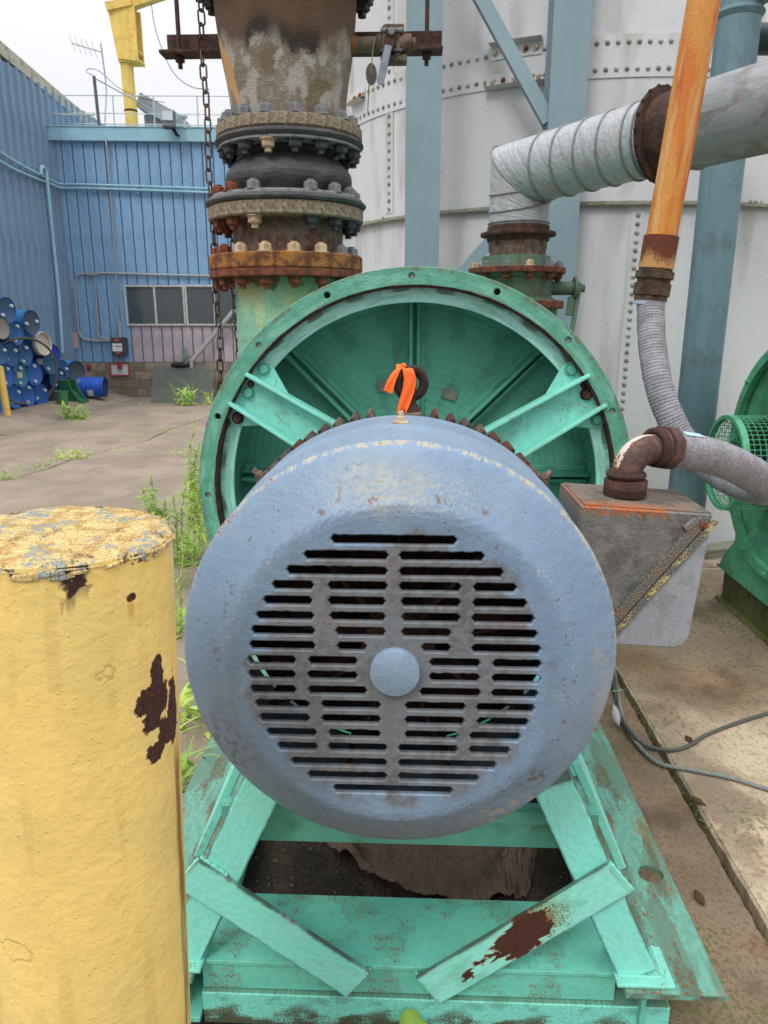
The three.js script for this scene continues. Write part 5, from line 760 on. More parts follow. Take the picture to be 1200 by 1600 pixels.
// ================================================================ the conduit to the terminal box
{
  const c = thing('motor_conduit', 'orange rusted conduit pipe with grey flexible hose looping into the motor box', 'conduit', [0.46, 1.15, -1.5]);
  const mOrange = paint(512, 1024, (u, v, o) => { const n = S(TA, u, v * 2), s = S(TL, u * 2, v * 1), s2 = 0.6 * S(TL, u * 3 + 0.3, v * 1) + 0.4 * S(TB, u * 2, v * 2), f = S(TC, u * 2, v * 6), d = S(TD, u * 2, v * 8); setc(o, L(0xc8883a), 0.92 + 0.12 * f); mixc(o, L(0xc06a1e), sst(0.25, 0.8, 0.6 * s + 0.4 * n)); mixc(o, L(0xb0541a), 0.85 * sst(0.55, 0.9, 0.7 * s2 + 0.3 * s)); mixc(o, L(0xcfa878), 0.5 * sst(0.65, 0.95, S(TA, u * 2 + 0.5, v * 1))); mixc(o, L(0x3c2c22), 0.8 * sst(0.95, 0.97, d)); o.ro = 0.65; o.h = 0.6 * f + 0.4 * d; }, { size: [0.28, 1.1], bump: 0.0005 });
  part('rigid_pipe', rod([0.715, 1.715, -2.28], [0.83, 2.95, -2.28], 0.0435, 40), mOrange, c);
  const ax = V(0.115, 1.235, 0).normalize(), at = t => [0.715 + ax.x * t, 1.715 + ax.y * t, -2.28];
  const mCoup = paint(256, 256, (u, v, o) => { const f = S(TC, u * 2, v), s = S(TB, u * 5, v * 0.4), d = S(TD, u * 2, v); setc(o, L(0x5f2a14), 0.8 + 0.4 * f); mixc(o, L(0xc09058), 0.85 * sst(0.4, 0.75, 0.3 * S(TL, u * 2, 0.4) + 0.75 * (0.75 - v) + 0.12 * f)); o.ro = 0.8; o.h = f; }, { size: [0.3, 0.09], bump: 0.0006 });
  part('pipe_coupling', rod(at(-0.07), at(0.02), 0.049, 40), mCoup, c);
  part('connector_body', [rod(at(-0.098), at(-0.078), 0.0545, 32), rod(at(-0.145), at(-0.112), 0.0545, 8), rod(at(-0.16), at(-0.07), 0.047, 32)], tint(mRustBrown, 0xb8a890), c);
  part('tape_wrap', rod(at(-0.172), at(-0.158), 0.0445, 32), tint(mPlain, 0xa9aec0), c);
  // ribbed flexible hose
  const hp = [at(-0.15), [0.7, 1.5, -2.255], [0.7, 1.42, -2.215], [0.709, 1.33, -2.17], [0.733, 1.25, -2.14], [0.775, 1.17, -2.115], [0.83, 1.105, -2.07], [0.888, 1.068, -1.98], [0.905, 1.078, -1.87], [0.865, 1.112, -1.775], [0.78, 1.158, -1.675], [0.69, 1.2, -1.605], [0.61, 1.226, -1.565], [0.55, 1.236, -1.553]];
  const cv = new THREE.CatmullRomCurve3(hp.map(p => V(...p)), false, 'centripetal'), N = 760, fr = cv.computeFrenetFrames(N, false), len = cv.getLength();
  const rn = rng(15), amp = [...Array(N + 1)].map(() => rn());
  const hose = gridGeo(28, N, (u, v) => { const i = Math.round(v * N), p = cv.getPointAt(v), a = u * 6.2832, tight = 1 - 0.75 * sst(0.74, 0.88, v), r = 0.0385 + 0.0009 * tight * Math.cos(v * len / 0.0094 * 6.2832) + 0.0012 * tight * (S(TA, v * 9, u * 0.5) - 0.5) + 0.0012 * sst(0.5, 0.62, v) * Math.sin(v * 160 + Math.sin(a) * 2) * sst(0.86, 0.74, v); const n = fr.normals[i], b = fr.binormals[i], c1 = Math.cos(a) * r, s1 = Math.sin(a) * r; return [p.x + n.x * c1 + b.x * s1, p.y + n.y * c1 + b.y * s1, p.z + n.z * c1 + b.z * s1]; }, (u, v) => [u * 0.25, v * len]);
  const mHose = paint(512, 512, (u, v, o) => { const n = S(TA, u, v * 2), f = S(TC, u * 2, v * 3), s = S(TB, u * 0.999, v * 8), d = S(TD, u * 3, v * 5); setc(o, L(0x85838c), 0.82 + 0.26 * n); mixc(o, L(0x6c675f), 0.5 * sst(0.5, 0.9, s)); mixc(o, L(0xa4a1a4), 0.4 * sst(0.6, 0.9, f)); mixc(o, L(0x4c4640), 0.7 * sst(0.95, 0.98, d)); o.ro = 0.6; o.h = 0.5 * s + 0.3 * f; }, { size: [0.25, 0.5], bump: 0.0012 });
  part('flexible_hose', hose, mHose, c);
  const pp = cv.getPointAt(0.972);
  part('blue_tape', [gridGeo(12, 8, (u, v) => { const t = 0.957 + 0.03 * v + 0.004 * Math.sin(u * 9), i = Math.round(t * N), p = cv.getPointAt(t), a0 = Math.atan2(fr.binormals[i].y, fr.normals[i].y), a = a0 + (u - 0.5) * 1.5 + 0.25, r = 0.0402, n = fr.normals[i], b = fr.binormals[i]; return [p.x + (n.x * Math.cos(a) + b.x * Math.sin(a)) * r, p.y + (n.y * Math.cos(a) + b.y * Math.sin(a)) * r, p.z + (n.z * Math.cos(a) + b.z * Math.sin(a)) * r]; })], tint(mPlain, 0xa2c4d4), c);
  // rusty elbow on the box
  const mElb = paint(512, 512, (u, v, o) => { const n = S(TA, u, v), f = S(TC, u * 2, v * 2), d = S(TD, u * 3, v * 3); setc(o, L(0x4e352e), 0.7 + 0.6 * f); mixc(o, L(0x6d4a3c), 0.6 * sst(0.5, 0.9, n)); mixc(o, rustc(d, 0.2), 0.5 * sst(0.8, 0.95, 0.6 * n + 0.4 * f)); o.ro = 0.7; o.h = 0.5 * f + 0.5 * d; }, { size: 0.2, bump: 0.002 });
  const eh = V(0.894, 0, -0.447), eb = eh.clone().cross(V(0, 1, 0));
  const mElb2 = paint(512, 512, (u, v, o) => { const n = S(TA, u * 2, v * 2), f = S(TC, u * 2, v * 2), d = S(TD, u * 3, v * 3), a = Math.abs(u - 0.5); setc(o, L(0x4c352f), 0.7 + 0.6 * f); mixc(o, L(0x6d4e42), 0.6 * sst(0.5, 0.9, n)); mixc(o, rustc(d, 0.2), 0.5 * sst(0.82, 0.95, 0.6 * n + 0.4 * f)); const e = Math.max(Math.abs(u - 0.47) / 0.055, Math.abs(v - 0.58) / 0.24) + (f - 0.5) * 0.5 + (n - 0.5) * 0.5; mixc(o, L(0xa8703c), 0.8 * sst(1.25, 1.0, e)); const k = sst(1.0, 0.94, e); mixc(o, L(0xcdc6b8), k * 0.95); o.ro = 0.65; o.h = 0.4 * f + 0.4 * d + 0.3 * k; }, { bump: 0.0018 });
  part('elbow', gridGeo(40, 44, (u, v) => { const s = v * 0.13, L1 = 0.025, rho = 0.05, La = rho * 1.5708; let ph = clamp((s - L1) / rho, 0, 1.5708), base = V(0.4435, 1.165 + Math.min(s, L1), -1.5); base.addScaledVector(eh, rho * (1 - Math.cos(ph))); base.y += rho * Math.sin(ph); if (s > L1 + La) base.addScaledVector(eh, s - L1 - La); const n = eh.clone().multiplyScalar(-Math.cos(ph)); n.y += Math.sin(ph); const a = (u - 0.5) * 6.2832; base.addScaledVector(n, 0.031 * Math.cos(a)).addScaledVector(eb, 0.031 * Math.sin(a)); return [base.x, base.y, base.z]; }, (u, v) => [u, v]), mElb2, c);
  part('elbow_bead', [tr(new THREE.TorusGeometry(0.0345, 0.006, 12, 40).rotateX(Math.PI / 2), 0.4435, 1.192, -1.5), (() => { const g = new THREE.TorusGeometry(0.0355, 0.0065, 12, 40); g.rotateY(Math.PI / 2 + 0.45); return g.translate(0.506, 1.243, -1.531); })()], mElb, c);
  part('bushing', [rod([0.4435, 1.166, -1.5], [0.4435, 1.182, -1.5], 0.0435, 10), ...[0, 1, 2, 3].map(k => tr(new THREE.TorusGeometry(0.0415, 0.0022, 8, 40).rotateX(Math.PI / 2), 0.4435, 1.151 + k * 0.0042, -1.5))], mElb, c);
  const nd = V(0.035, -0.004, -0.017).normalize(), n0 = [0.512, 1.243, -1.534], nx = t => [n0[0] + nd.x * t, n0[1] + nd.y * t, n0[2] + nd.z * t];
  part('gland_nut', [rod(nx(0.0), nx(0.008), 0.04, 28), rod(nx(0.01), nx(0.036), 0.047, 8)], mElb, c);
}

// ================================================================ the second green blower at the right
{
  const bx = 1.66, by = 0.879, bz = -3.296;
  const b = thing('second_blower', 'bright green blower turned sideways with a round wire fan guard, cut by the frame', 'blower', [bx + 0.5, 0.2, bz]);
  const X = (g, x = 0) => g.translate(bx + x, by, bz);
  const wob = [[0.24, 0.0]]; for (let i = 1; i <= 90; i++) { const r = 0.24 + 0.29 * i / 90; wob.push([r, 0.0035 * Math.cos(i * 6.2832 / 5)]); }
  part('end_wall', [X(lathe(wob, 96, 1.2, 'x'), 0.03)], mGreen2, b);
  part('flange_ring', [X(lathe([[0.5, -0.012], [0.545, -0.012], [0.545, 0.02], [0.5, 0.02], [0.5, -0.012]], 96, 0.5, 'x'), 0)], mGreen2, b);
  part('gasket', X(lathe([[0.546, 0.021], [0.546, 0.034]], 96, 0.5, 'x')), mRustDark, b);
  part('casing', [X(lathe([[0.545, 0.035], [0.545, 0.06], [0.52, 0.06], [0.52, 1.2], [0.0001, 1.2]], 96, 0.5, 'x')), X(lathe([[0.23, -0.03], [0.23, 0.05]], 64, 0.5, 'x'))], mGreen2, b);
  for (let k = 0; k < 14; k++) { const a = k * 0.449; part('bolt', tr(hexBolt(0.011, 0.012).rotateZ(Math.PI / 2), bx - 0.012, by + 0.525 * Math.cos(a), bz + 0.525 * Math.sin(a)), mGreen2, b); }
  // wire guard: rims, longitudinal wires, face rings and a dark fan inside
  const g = part('guard_rim', X(lathe([[0.196, -0.262], [0.213, -0.262], [0.215, -0.235], [0.2, -0.235], [0.196, -0.262]], 64, 0.5, 'x')), mGreen2, b); part('guard_rim', X(lathe([[0.205, -0.03], [0.222, -0.03], [0.222, 0.03]], 64, 0.5, 'x')), mGreen2, b);
  const wires = []; for (let k = 0; k < 56; k++) { const a = k / 56 * 6.2832, c = Math.cos(a) * 0.21, s = Math.sin(a) * 0.21; wires.push(rod([bx - 0.24, by + c, bz + s], [bx - 0.02, by + c, bz + s], 0.0017, 5)); }
  for (let k = 1; k < 9; k++) wires.push(X(new THREE.TorusGeometry(0.2105, 0.0016, 5, 64).rotateY(Math.PI / 2), -0.24 + k * 0.025));
  for (let k = -8; k <= 8; k++) { const t = k * 0.0225, q = Math.sqrt(0.2 * 0.2 - t * t); wires.push(rod([bx - 0.25, by + t, bz - q], [bx - 0.25, by + t, bz + q], 0.0016, 5), rod([bx - 0.252, by - q, bz + t], [bx - 0.252, by + q, bz + t], 0.0016, 5)); }
  part('guard_wires', wires, mGreen2, g).userData.kind = 'stuff';
  const fan = []; for (let k = 0; k < 6; k++) fan.push(tr(box(0.02, 0.15, 0.06), bx - 0.14, by + 0.1 * Math.cos(k * 1.047), bz + 0.1 * Math.sin(k * 1.047), k * 1.047, 0, 0));
  part('fan_wheel', [...fan, rod([bx - 0.2, by, bz], [bx, by, bz], 0.05, 20), X(lathe([[0.0001, -0.1], [0.2, -0.09]], 40, 0.5, 'x')), tr(new THREE.TorusGeometry(0.1, 0.012, 8, 40).rotateY(Math.PI / 2), bx - 0.2, by, bz)], tint(mGreen2, 0x5a6a5e), b);
  part('foot', [boxR(1.7, 2.8, 0.2, 0.42, -3.75, -3.72), boxR(1.7, 2.8, 0.2, 0.42, -2.88, -2.85), uvBox(extrude(poly([[2.74, 0.2], [2.8, 0.3], [2.97, 0.46], [3.62, 0.46], [3.79, 0.3], [3.85, 0.2]]), 0.014, 0.002).rotateY(Math.PI / 2).translate(1.676, 0, 0))], mGreen2, b);
  const n = thing('nozzle_stub', 'dark rusty double flange standing on top of the sideways green blower', 'pipe flange', [2.0, 1.43, -3.3]);
  part('flange', [disc(0.25, 0.035, 1.46, 0.004, 48).translate(1.82, 0, -3.3), disc(0.25, 0.035, 1.59, 0.004, 48).translate(1.8, 0, -3.3)], mRustDark, n);
  part('neck', [rod([1.82, 1.3, -3.3], [1.82, 1.65, -3.3], 0.17, 32)], mBlack, n);
  for (const k of [-2, -1, 0]) part('bolt', [tr(hexHead(0.022, 0.05), 1.81 + 0.22 * Math.sin(k * 0.6 - 0.5), 1.625, -3.3 + 0.22 * Math.cos(k * 0.6 - 0.5)), tr(hexHead(0.022, 0.04), 1.81 + 0.22 * Math.sin(k * 0.6 - 0.5), 1.425, -3.3 + 0.22 * Math.cos(k * 0.6 - 0.5))], mRustDark, n);
  const f = thing('blower_skid', 'olive green steel skid beam under the sideways green blower', 'base frame', [2.0, 0, -3.3]);
  part('side_beam', [boxR(1.735, 1.745, 0.012, 0.19, -3.9, -2.5, 0.002), boxR(1.69, 1.86, 0.19, 0.203, -3.9, -2.5, 0.002), boxR(1.7, 1.86, 0, 0.012, -3.9, -2.5, 0.002)], mOlive2, f);
  part('end_beam', [boxR(1.75, 3.2, 0.012, 0.19, -3.89, -3.88, 0.002)], mOlive2, f);
  solo('wall_valve', [tr(lathe([[0.0001, 0], [0.05, 0], [0.05, 0.06], [0.02, 0.08], [0.02, 0.12], [0.0001, 0.12]], 20), 1.62, 0.16, -4.3), rod([1.62, 0.25, -4.3], [1.62, 0.25, -4.5], 0.03, 12), rod([1.62, 0.06, -4.3], [1.62, 0.2, -4.3], 0.03, 12)], mRustDark, 'small dark valve low on the tank behind the green blower foot', 'valve');
}
// ================================================================ drums and other things by the building
{
  const mB = {}; const blue = h => mB[h] ??= tint(mPlain, h);
  const bodyG = r => lathe([[0.0001, -0.02], [0.93 * r, -0.02], [0.97 * r, -0.006], [1.0 * r, 0.0], [1.0 * r, -0.03], [0.96 * r, -0.045], [0.985 * r, -0.1], [1.0 * r, -0.15], [1.03 * r, -0.16], [1.0 * r, -0.17], [1.0 * r, -0.29], [1.03 * r, -0.3], [1.0 * r, -0.31], [0.985 * r, -0.4], [0.96 * r, -0.45], [0.99 * r, -0.465], [0.97 * r, -0.475], [0.0001, -0.47]], 40, 0.7, 'z');
  const shape = bodyG(1).scale(1, 1, 1), lidG = lathe([[0.0001, -0.017], [0.9, -0.017], [0.93, -0.012], [0.95, -0.001]], 40, 0.7, 'z'), bungG = lathe([[0.0001, 0.02], [0.11, 0.02], [0.14, 0], [0.14, -0.02]], 14, 0.5, 'z');
  const bodyM = new THREE.Mesh(shape); shape.scale(1, 1, 1);
  const proto = (() => { const t = new THREE.Group(); const b = local('drum_body', shape, blue(0x1f62a8), t); local('drum_end', lidG, blue(0x24588c), t); for (const s of [-1, 1]) local('bung', bungG, blue(0xc4ccd2), t, [s * 0.62, 0, 0.005]); return t; })();
  let first = true;
  function drum(x, y, z, r, body, end, roll, label, { az = 77, bung = 0xc4ccd2, len = 0.44, tilt = 0, open = false, names = 'blue drums stacked against the tall wing' } = {}) {
    const t = proto.clone(); t.name = numbered('drum'); t.userData = { label, category: 'drum', group: names }; t.position.set(x, y, z);
    t.rotation.order = 'YXZ'; t.rotation.set(tilt, az * RAD, roll); t.scale.set(r, r, len / 0.475);
    const [b, e, g1, g2] = t.children; b.material = blue(body); e.material = blue(end); g1.material = g2.material = blue(bung);
    if (bung === null) { t.remove(g1); t.remove(g2); } if (open) { e.position.z = -0.18; e.material = blue(0x26384c); }
    scene.add(t); return t;
  }
  const B1 = 0x1c64ae, B2 = 0x15507c, B3 = 0x1950a4, B4 = 0x3a7ab4, E1 = 0x1b4f80, E2 = 0x28455e, E3 = 0x2057a0;
  drum(-6.06, 1.641, -11.102, 0.191, B1, 0x2c5078, 0.6, 'topmost blue drum of the pile, with a dented rim and dark end', { open: false });
  drum(-6.143, 1.463, -11.949, 0.196, 0x2f78b4, 0x35495c, 0.15, 'light blue drum with a dark grey end high beside the topmost drum');
  drum(-6.133, 1.302, -11.41, 0.183, 0x1c5e9c, 0x1e5890, 1.2, 'blue drum wedged between the light blue drum and the grey ended drum');
  drum(-6.075, 1.383, -10.926, 0.161, 0x55606a, 0x80807c, 0.2, 'drum with a dull grey end cut by the frame in the upper pile', { bung: null });
  const wl = drum(-6.192, 1.12, -12.303, 0.192, 0x2468a0, 0xb8b4a8, 0.2, 'blue drum with a cream white lid at the outer end of the third row', { bung: null });
  wl.children[0].userData = {}; local('lid_ring', tr(new THREE.TorusGeometry(0.97, 0.05, 8, 40), 0, 0, 0.0), blue(0xc8c4b8), wl);
  drum(-6.159, 0.99, -11.234, 0.187, B2, E1, 0.5, 'dark blue drum behind the arc of the black hose, just above the yellow labelled drum');
  drum(-6.194, 0.969, -11.707, 0.184, B2, E1, 1.1, 'dark blue drum just below the white lidded drum');
  drum(-6.116, 1.025, -10.86, 0.171, B2, E1, 0.4, 'dark blue drum cut by the frame edge in the middle of the pile');
  const yl = drum(-6.227, 0.647, -11.553, 0.188, 0x1b6a94, 0x1f6a92, 1.4, 'teal blue drum with a yellow printed label on its end');
  local('label_sticker', tr(box(0.62, 0.5, 0.012, 0, 0, 0, 0.004), 0.05, 0.02, -0.008, 0, 0, -1.5), blue(0xa9ac84), yl);
  drum(-6.247, 0.643, -12.048, 0.196, B3, E3, 1.5, 'bright blue drum beside the drum with the yellow label');
  drum(-6.186, 0.681, -11.08, 0.176, B3, E3, 1.2, 'bright blue drum half hidden by the thin yellow post');
  drum(-6.229, 0.789, -12.598, 0.198, 0x1d5f90, 0x2a5274, 0.9, 'blue drum with a white paper label on its side in the outer stack');
  drum(-6.33, 0.9, -12.9, 0.2, 0x2038a8, 0x2038a8, 0.3, 'violet blue drum behind the drum with the paper label', { bung: null });
  drum(-6.254, 0.497, -12.862, 0.192, B2, 0x1d4f7c, 0.9, 'dark blue drum behind the green bucket', { az: 66 });
  drum(-6.3, 0.621, -13.17, 0.185, B1, 0x235a8c, 0.2, 'narrow looking blue drum turned away just above the green stand', { az: 82 });
  drum(-6.201, 0.589, -13.478, 0.189, B4, 0x3c434a, 0.2, 'pale blue drum with a dark end against the block wall', { bung: null, az: 60 });
  drum(-6.256, 0.333, -11.366, 0.186, B3, E3, 0.6, 'blue drum on the ground just beside the thin yellow post');
  drum(-6.282, 0.317, -11.828, 0.189, B3, E3, 1.3, 'blue drum on the ground in the middle of the bottom row');
  drum(-6.293, 0.285, -12.268, 0.19, B3, E3, 0.5, 'blue drum on the ground inside the hose loop, next to the green bucket');
  drum(-6.217, 0.305, -10.882, 0.174, B3, E3, 0.5, 'blue drum on the ground cut by the frame edge');
  const fd = drum(-5.72, 0.29, -13.58, 0.185, 0x1d57c0, 0x1d2a4c, 0.2, 'bright blue drum lying alone in front of the block wall with white labels', { az: 96, len: 0.56, bung: null });
  for (const [z, w] of [[-0.42, 0.09], [-0.2, 0.09]]) local('paper_label', gridGeo(8, 4, (u, v) => { const a = -0.35 + (u - 0.5) * 0.75, q = 1.035; return [-Math.cos(a) * q, Math.sin(a) * q, z + w * (v - 0.5)]; }), blue(0xc9ccd0), fd);
  solo('paper_label', gridGeo(6, 4, (u, v) => { const a = -0.1 + (v - 0.5) * 0.5; return [-6.34 + 0.1 * u, 0.84 + 0.2 * Math.sin(a), -12.58 + 0.202 * Math.cos(a) + 0.02]; }), blue(0xbfc4c6), 'white paper label on the side of a drum in the outer stack', 'label').userData.category = 'label';
  solo('loose_disc', [tr(lathe([[0.0001, -0.01], [0.15, -0.008], [0.165, 0.01], [0.175, 0.012], [0.175, -0.012], [0.16, -0.02], [0.0001, -0.022]], 36, 0.6, 'z').rotateY(66 * RAD), -6.1, 0.27, -13.45)], blue(0xb0a998), 'loose cream white drum lid standing behind the green stand', 'lid');
  solo('red_object', [tr(box(0.07, 0.13, 0.08, 0, 0, 0, 0.02), -6.16, 0.62, -13.95)], tint(mPlain, 0x6e2a2c), 'small dark red object half hidden behind the pale blue drum by the wall', 'container');
  solo('rubber_hose', tube([...Array(15)].map((_, k) => { const a = -0.9 + k / 14 * 5.6; return [-5.97 + 0.33 * Math.cos(a) * 0.98, 0.735 + 0.5 * Math.sin(a), -11.25 - 0.38 * Math.cos(a) + 0.05 * Math.sin(k)]; }), 0.019, 120, 8), mRubber, 'black hose curled in a big loop leaning on the drum pile', 'hose');
  const bk = thing('bucket', 'small green plastic bucket standing in front of the drums', 'bucket', [-6.0, 0.09, -12.4]);
  local('bucket_body', lathe([[0.0001, 0.0], [0.085, 0.0], [0.1, 0.21], [0.107, 0.212], [0.107, 0.235], [0.098, 0.235], [0.082, 0.01]], 28), blue(0x3f7a4c), bk); local('bucket_rim', tr(new THREE.TorusGeometry(0.107, 0.006, 6, 28).rotateX(Math.PI / 2), 0, 0.235, 0), blue(0x3f7a4c), bk);
  const gs = thing('drum_cradle', 'dark green moulded plastic drum stand with a sloping front beside the bucket', 'drum stand', [-6.1, 0.08, -13.0]);
  const sd = poly([[0, 0], [0.4, 0], [0.4, 0.05], [0.33, 0.07], [0.22, 0.26], [0.2, 0.4], [0, 0.4]]);
  for (const z of [-0.13, 0.13]) local('side_panel', uvBox(extrude(sd, 0.05, 0.012).translate(-0.15, 0, z)), blue(0x145a3c), gs);
  local('tray', [uvBox(extrude(poly([[0, 0], [0.4, 0], [0.38, 0.03], [0.3, 0.05], [0.18, 0.2], [0, 0.22]]), 0.22, 0.01).translate(-0.15, 0, -0.08)), box(0.05, 0.36, 0.24, -0.12, 0.2, 0.03)], blue(0x145a3c), gs);
  const yb = thing('thin_post', 'thin yellow steel guard post standing before the drum pile', 'bollard', [-6.02, 0.0, -10.68]);
  local('post_tube', lathe([[0.052, 0], [0.05, 0.82], [0.045, 0.845], [0.0001, 0.858]], 24), mYellow2, yb); local('base_ring', lathe([[0.06, 0], [0.06, 0.02], [0.05, 0.03]], 24), mYellow2, yb);
  yb.rotation.z = 0.035;
}

// ================================================================ the big yellow bollard
{
  const bx = -0.418, bz = -0.721, R = 0.1155, HT = 1.285;
  const b = thing('bollard', 'thick yellow painted bollard with rust scabs and a flaking domed top', 'bollard', [bx, 0, bz]);
  const scab = [[0.09, 1.142, 0.011, 0.022], [0.088, 1.115, 0.021, 0.02], [0.073, 1.122, 0.016, 0.016], [0.08, 1.1, 0.016, 0.016], [0.121, 1.085, 0.013, 0.038], [0.105, 1.07, 0.018, 0.016], [0.086, 1.06, 0.018, 0.011]];
  const mSide = paint(1152, 1664, (u, v, o) => {   // u round (0.713 m), v up (1.262 m)
    const x = (u - 0.5) * 0.726, y = v * 1.285;
    const n = S(TA, u * 2, v * 3), f = S(TC, u * 3, v * 5), d = S(TD, u * 3, v * 5), s = S(TB, u * 8, v * 1.2), l = S(TL, u * 2, v * 3), c2 = S(TB, u * 4, v * 7);
    setc(o, L(0xf0d07a), 0.96 + 0.07 * n + 0.03 * (f - 0.5)); mixc(o, L(0xc49a48), 0.35 * sst(0.6, 1, s) * l); mixc(o, L(0xdfc47c), 0.4 * sst(0.55, 0.9, l));
    let h = 0.45 + 0.22 * (n - 0.5) + 0.13 * (f - 0.5) + 0.1 * (c2 - 0.5);
    // drips, pimples and small ringed blisters in the thick paint
    h += 0.16 * sst(0.965, 0.99, d); mixc(o, L(0x8a6a34), 0.4 * sst(0.994, 0.998, d));
    // rust scabs on the side turned to the motor
    let e = 9; for (const [a, q, w, t] of scab) e = Math.min(e, Math.hypot((x - a) / w, (y - q) / t)); e += (c2 - 0.5) * 0.35 + (f - 0.5) * 0.4 + (d - 0.5) * 0.12;
    e = Math.min(e, Math.hypot((x - 0.06) / 0.0045, (y - 1.242) / 0.004) + (f - 0.5) * 0.5);
    const k = sst(1.08, 0.98, e); mixc(o, L(0xe8d090), 0.5 * sst(1.35, 1.1, e)); mixc(o, L(0x9a5a20), 0.6 * sst(1.16, 1.02, e)); mixc(o, L(0x35201a), k); mixc(o, rustc(d, -0.4), k * 0.35);
    const st = sst(0.016, 0.004, Math.abs(x - 0.132 - 0.004 * (n - 0.5))) * sst(1.06, 1.0, y) * sst(0.3, 0.7, y); mixc(o, L(0x8a5a14), st * 0.9 * sst(0.15, 0.6, s)); mixc(o, L(0xb07a28), 0.5 * sst(0.006, 0.002, Math.abs(x - 0.059)) * sst(1.24, 1.234, y) * sst(1.215, 1.228, y));
    // flaking towards the top edge, and one run of bare steel under it
    const ch = sst(1.264, 1.285, y) * 0.45; const fl = 0.5 * f + 0.3 * c2 + 0.2 * d; mixc(o, L(0x4e3a34), sst(0.9, 0.93, fl * 0.75 + ch)); mixc(o, L(0x9a9c98), 0.8 * sst(0.86, 0.9, S(TB, u * 5 + 0.3, v * 9) * 0.7 + ch) * sst(0.5, 0.6, f));
    const rn = sst(0.022, 0.016, Math.abs(x - 0.006) * 1.7 + (f - 0.5) * 0.014) * sst(1.235, 1.25, y + (s - 0.5) * 0.03); mixc(o, L(0x9f8b60), rn * 0.8); mixc(o, L(0x3c2a26), rn * sst(1.255, 1.267, y + (f - 0.5) * 0.03));
    h -= 0.3 * k + 0.15 * rn;
    for (const [a, q, r] of [[0.03, 1.17, 0.007], [-0.085, 0.857, 0.017]]) { const w = Math.hypot(x - a, (y - q) * 1.3) + (f - 0.5) * 0.008, g = sst(0.0035, 0.0, Math.abs(w - r)); h -= 0.2 * g; mixc(o, L(0xa08040), 0.25 * g); }
    o.ro = 0.3 + 0.18 * n + 0.5 * k; o.h = h;
  }, { bump: 0.0032 });
  const mTop = paint(1024, 1024, (u, v, o) => {
    const n = S(TA, u * 1.0, v), f = S(TC, u * 1.6, v * 1.6), d = S(TD, u * 2, v * 2), b = S(TB, u * 1.5, v * 1.5), g = S(TB, u * 3 + 0.2, v * 3);
    setc(o, L(0xe4c884), 0.88 + 0.2 * f); mixc(o, L(0xb88a40), 0.7 * sst(0.5, 0.8, g)); mixc(o, L(0x8f9a98), 0.95 * sst(0.7, 0.74, 0.6 * b + 0.4 * f)); mixc(o, L(0x4a342c), 0.95 * sst(0.83, 0.86, 0.5 * n + 0.3 * g + 0.2 * d)); mixc(o, RUST.mid, 0.6 * sst(0.9, 0.95, d)); mixc(o, L(0xe6d49a), 0.5 * sst(0.75, 0.9, S(TD, u * 3, v * 3)));
    o.ro = 0.6 + 0.2 * f; o.h = 0.5 * f + 0.3 * g + 0.2 * d - 0.25 * sst(0.62, 0.66, 0.6 * b + 0.4 * f);
  }, { bump: 0.008 });
  const prof = [[R, 0]]; for (let k = 1; k <= 40; k++) prof.push([R - 0.003 * (k / 40), HT * k / 40]);
  const g = new THREE.LatheGeometry(prof.map(p => new THREE.Vector2(p[0], p[1])), 96); const t = g.attributes.uv; for (let i = 0; i < t.count; i++) t.setXY(i, t.getX(i), g.attributes.position.getY(i) / HT);
  const side = local('post_tube', flat(g), mSide, b);
  side.rotation.y = Math.PI + 0.49; b.rotation.z = -2.3 * RAD;
  const dome = gridGeo(96, 14, (u, v) => { const r = R * (0.982 + 0.01 * S(TC, u * 2, 0.2)) * (1 - v), a = u * 6.2832, e = v < 0.12 ? Math.sqrt(1 - Math.pow(1 - v / 0.12, 2)) : 1; return [r * Math.cos(a), HT - 0.004 + 0.006 * e + 0.003 * v + 0.003 * (S(TB, u * 2, v) - 0.5), r * Math.sin(a)]; });
  local('domed_top', uvPlane(dome, x => x / 0.24 + 0.5, (x, y, z) => z / 0.24 + 0.5), mTop, b);
  const fr = []; const r = rng(31); for (let k = 0; k < 70; k++) { const a = r() * 6.2832, w = 0.006 + 0.01 * r(); fr.push(tr(new THREE.IcosahedronGeometry(1, 0).scale(w, 0.0025, 0.0022), (R - 0.002) * Math.cos(a), HT - 0.003 - 0.008 * r(), (R - 0.002) * Math.sin(a), 0, -a + Math.PI / 2, (r() - 0.5) * 0.4)); }
  local('paint_flakes', fr.map(q => uvPlane(q, x => x / 0.24 + 0.5, (x, y, z) => z / 0.24 + 0.5)), mTop, b).userData.kind = 'stuff';
}

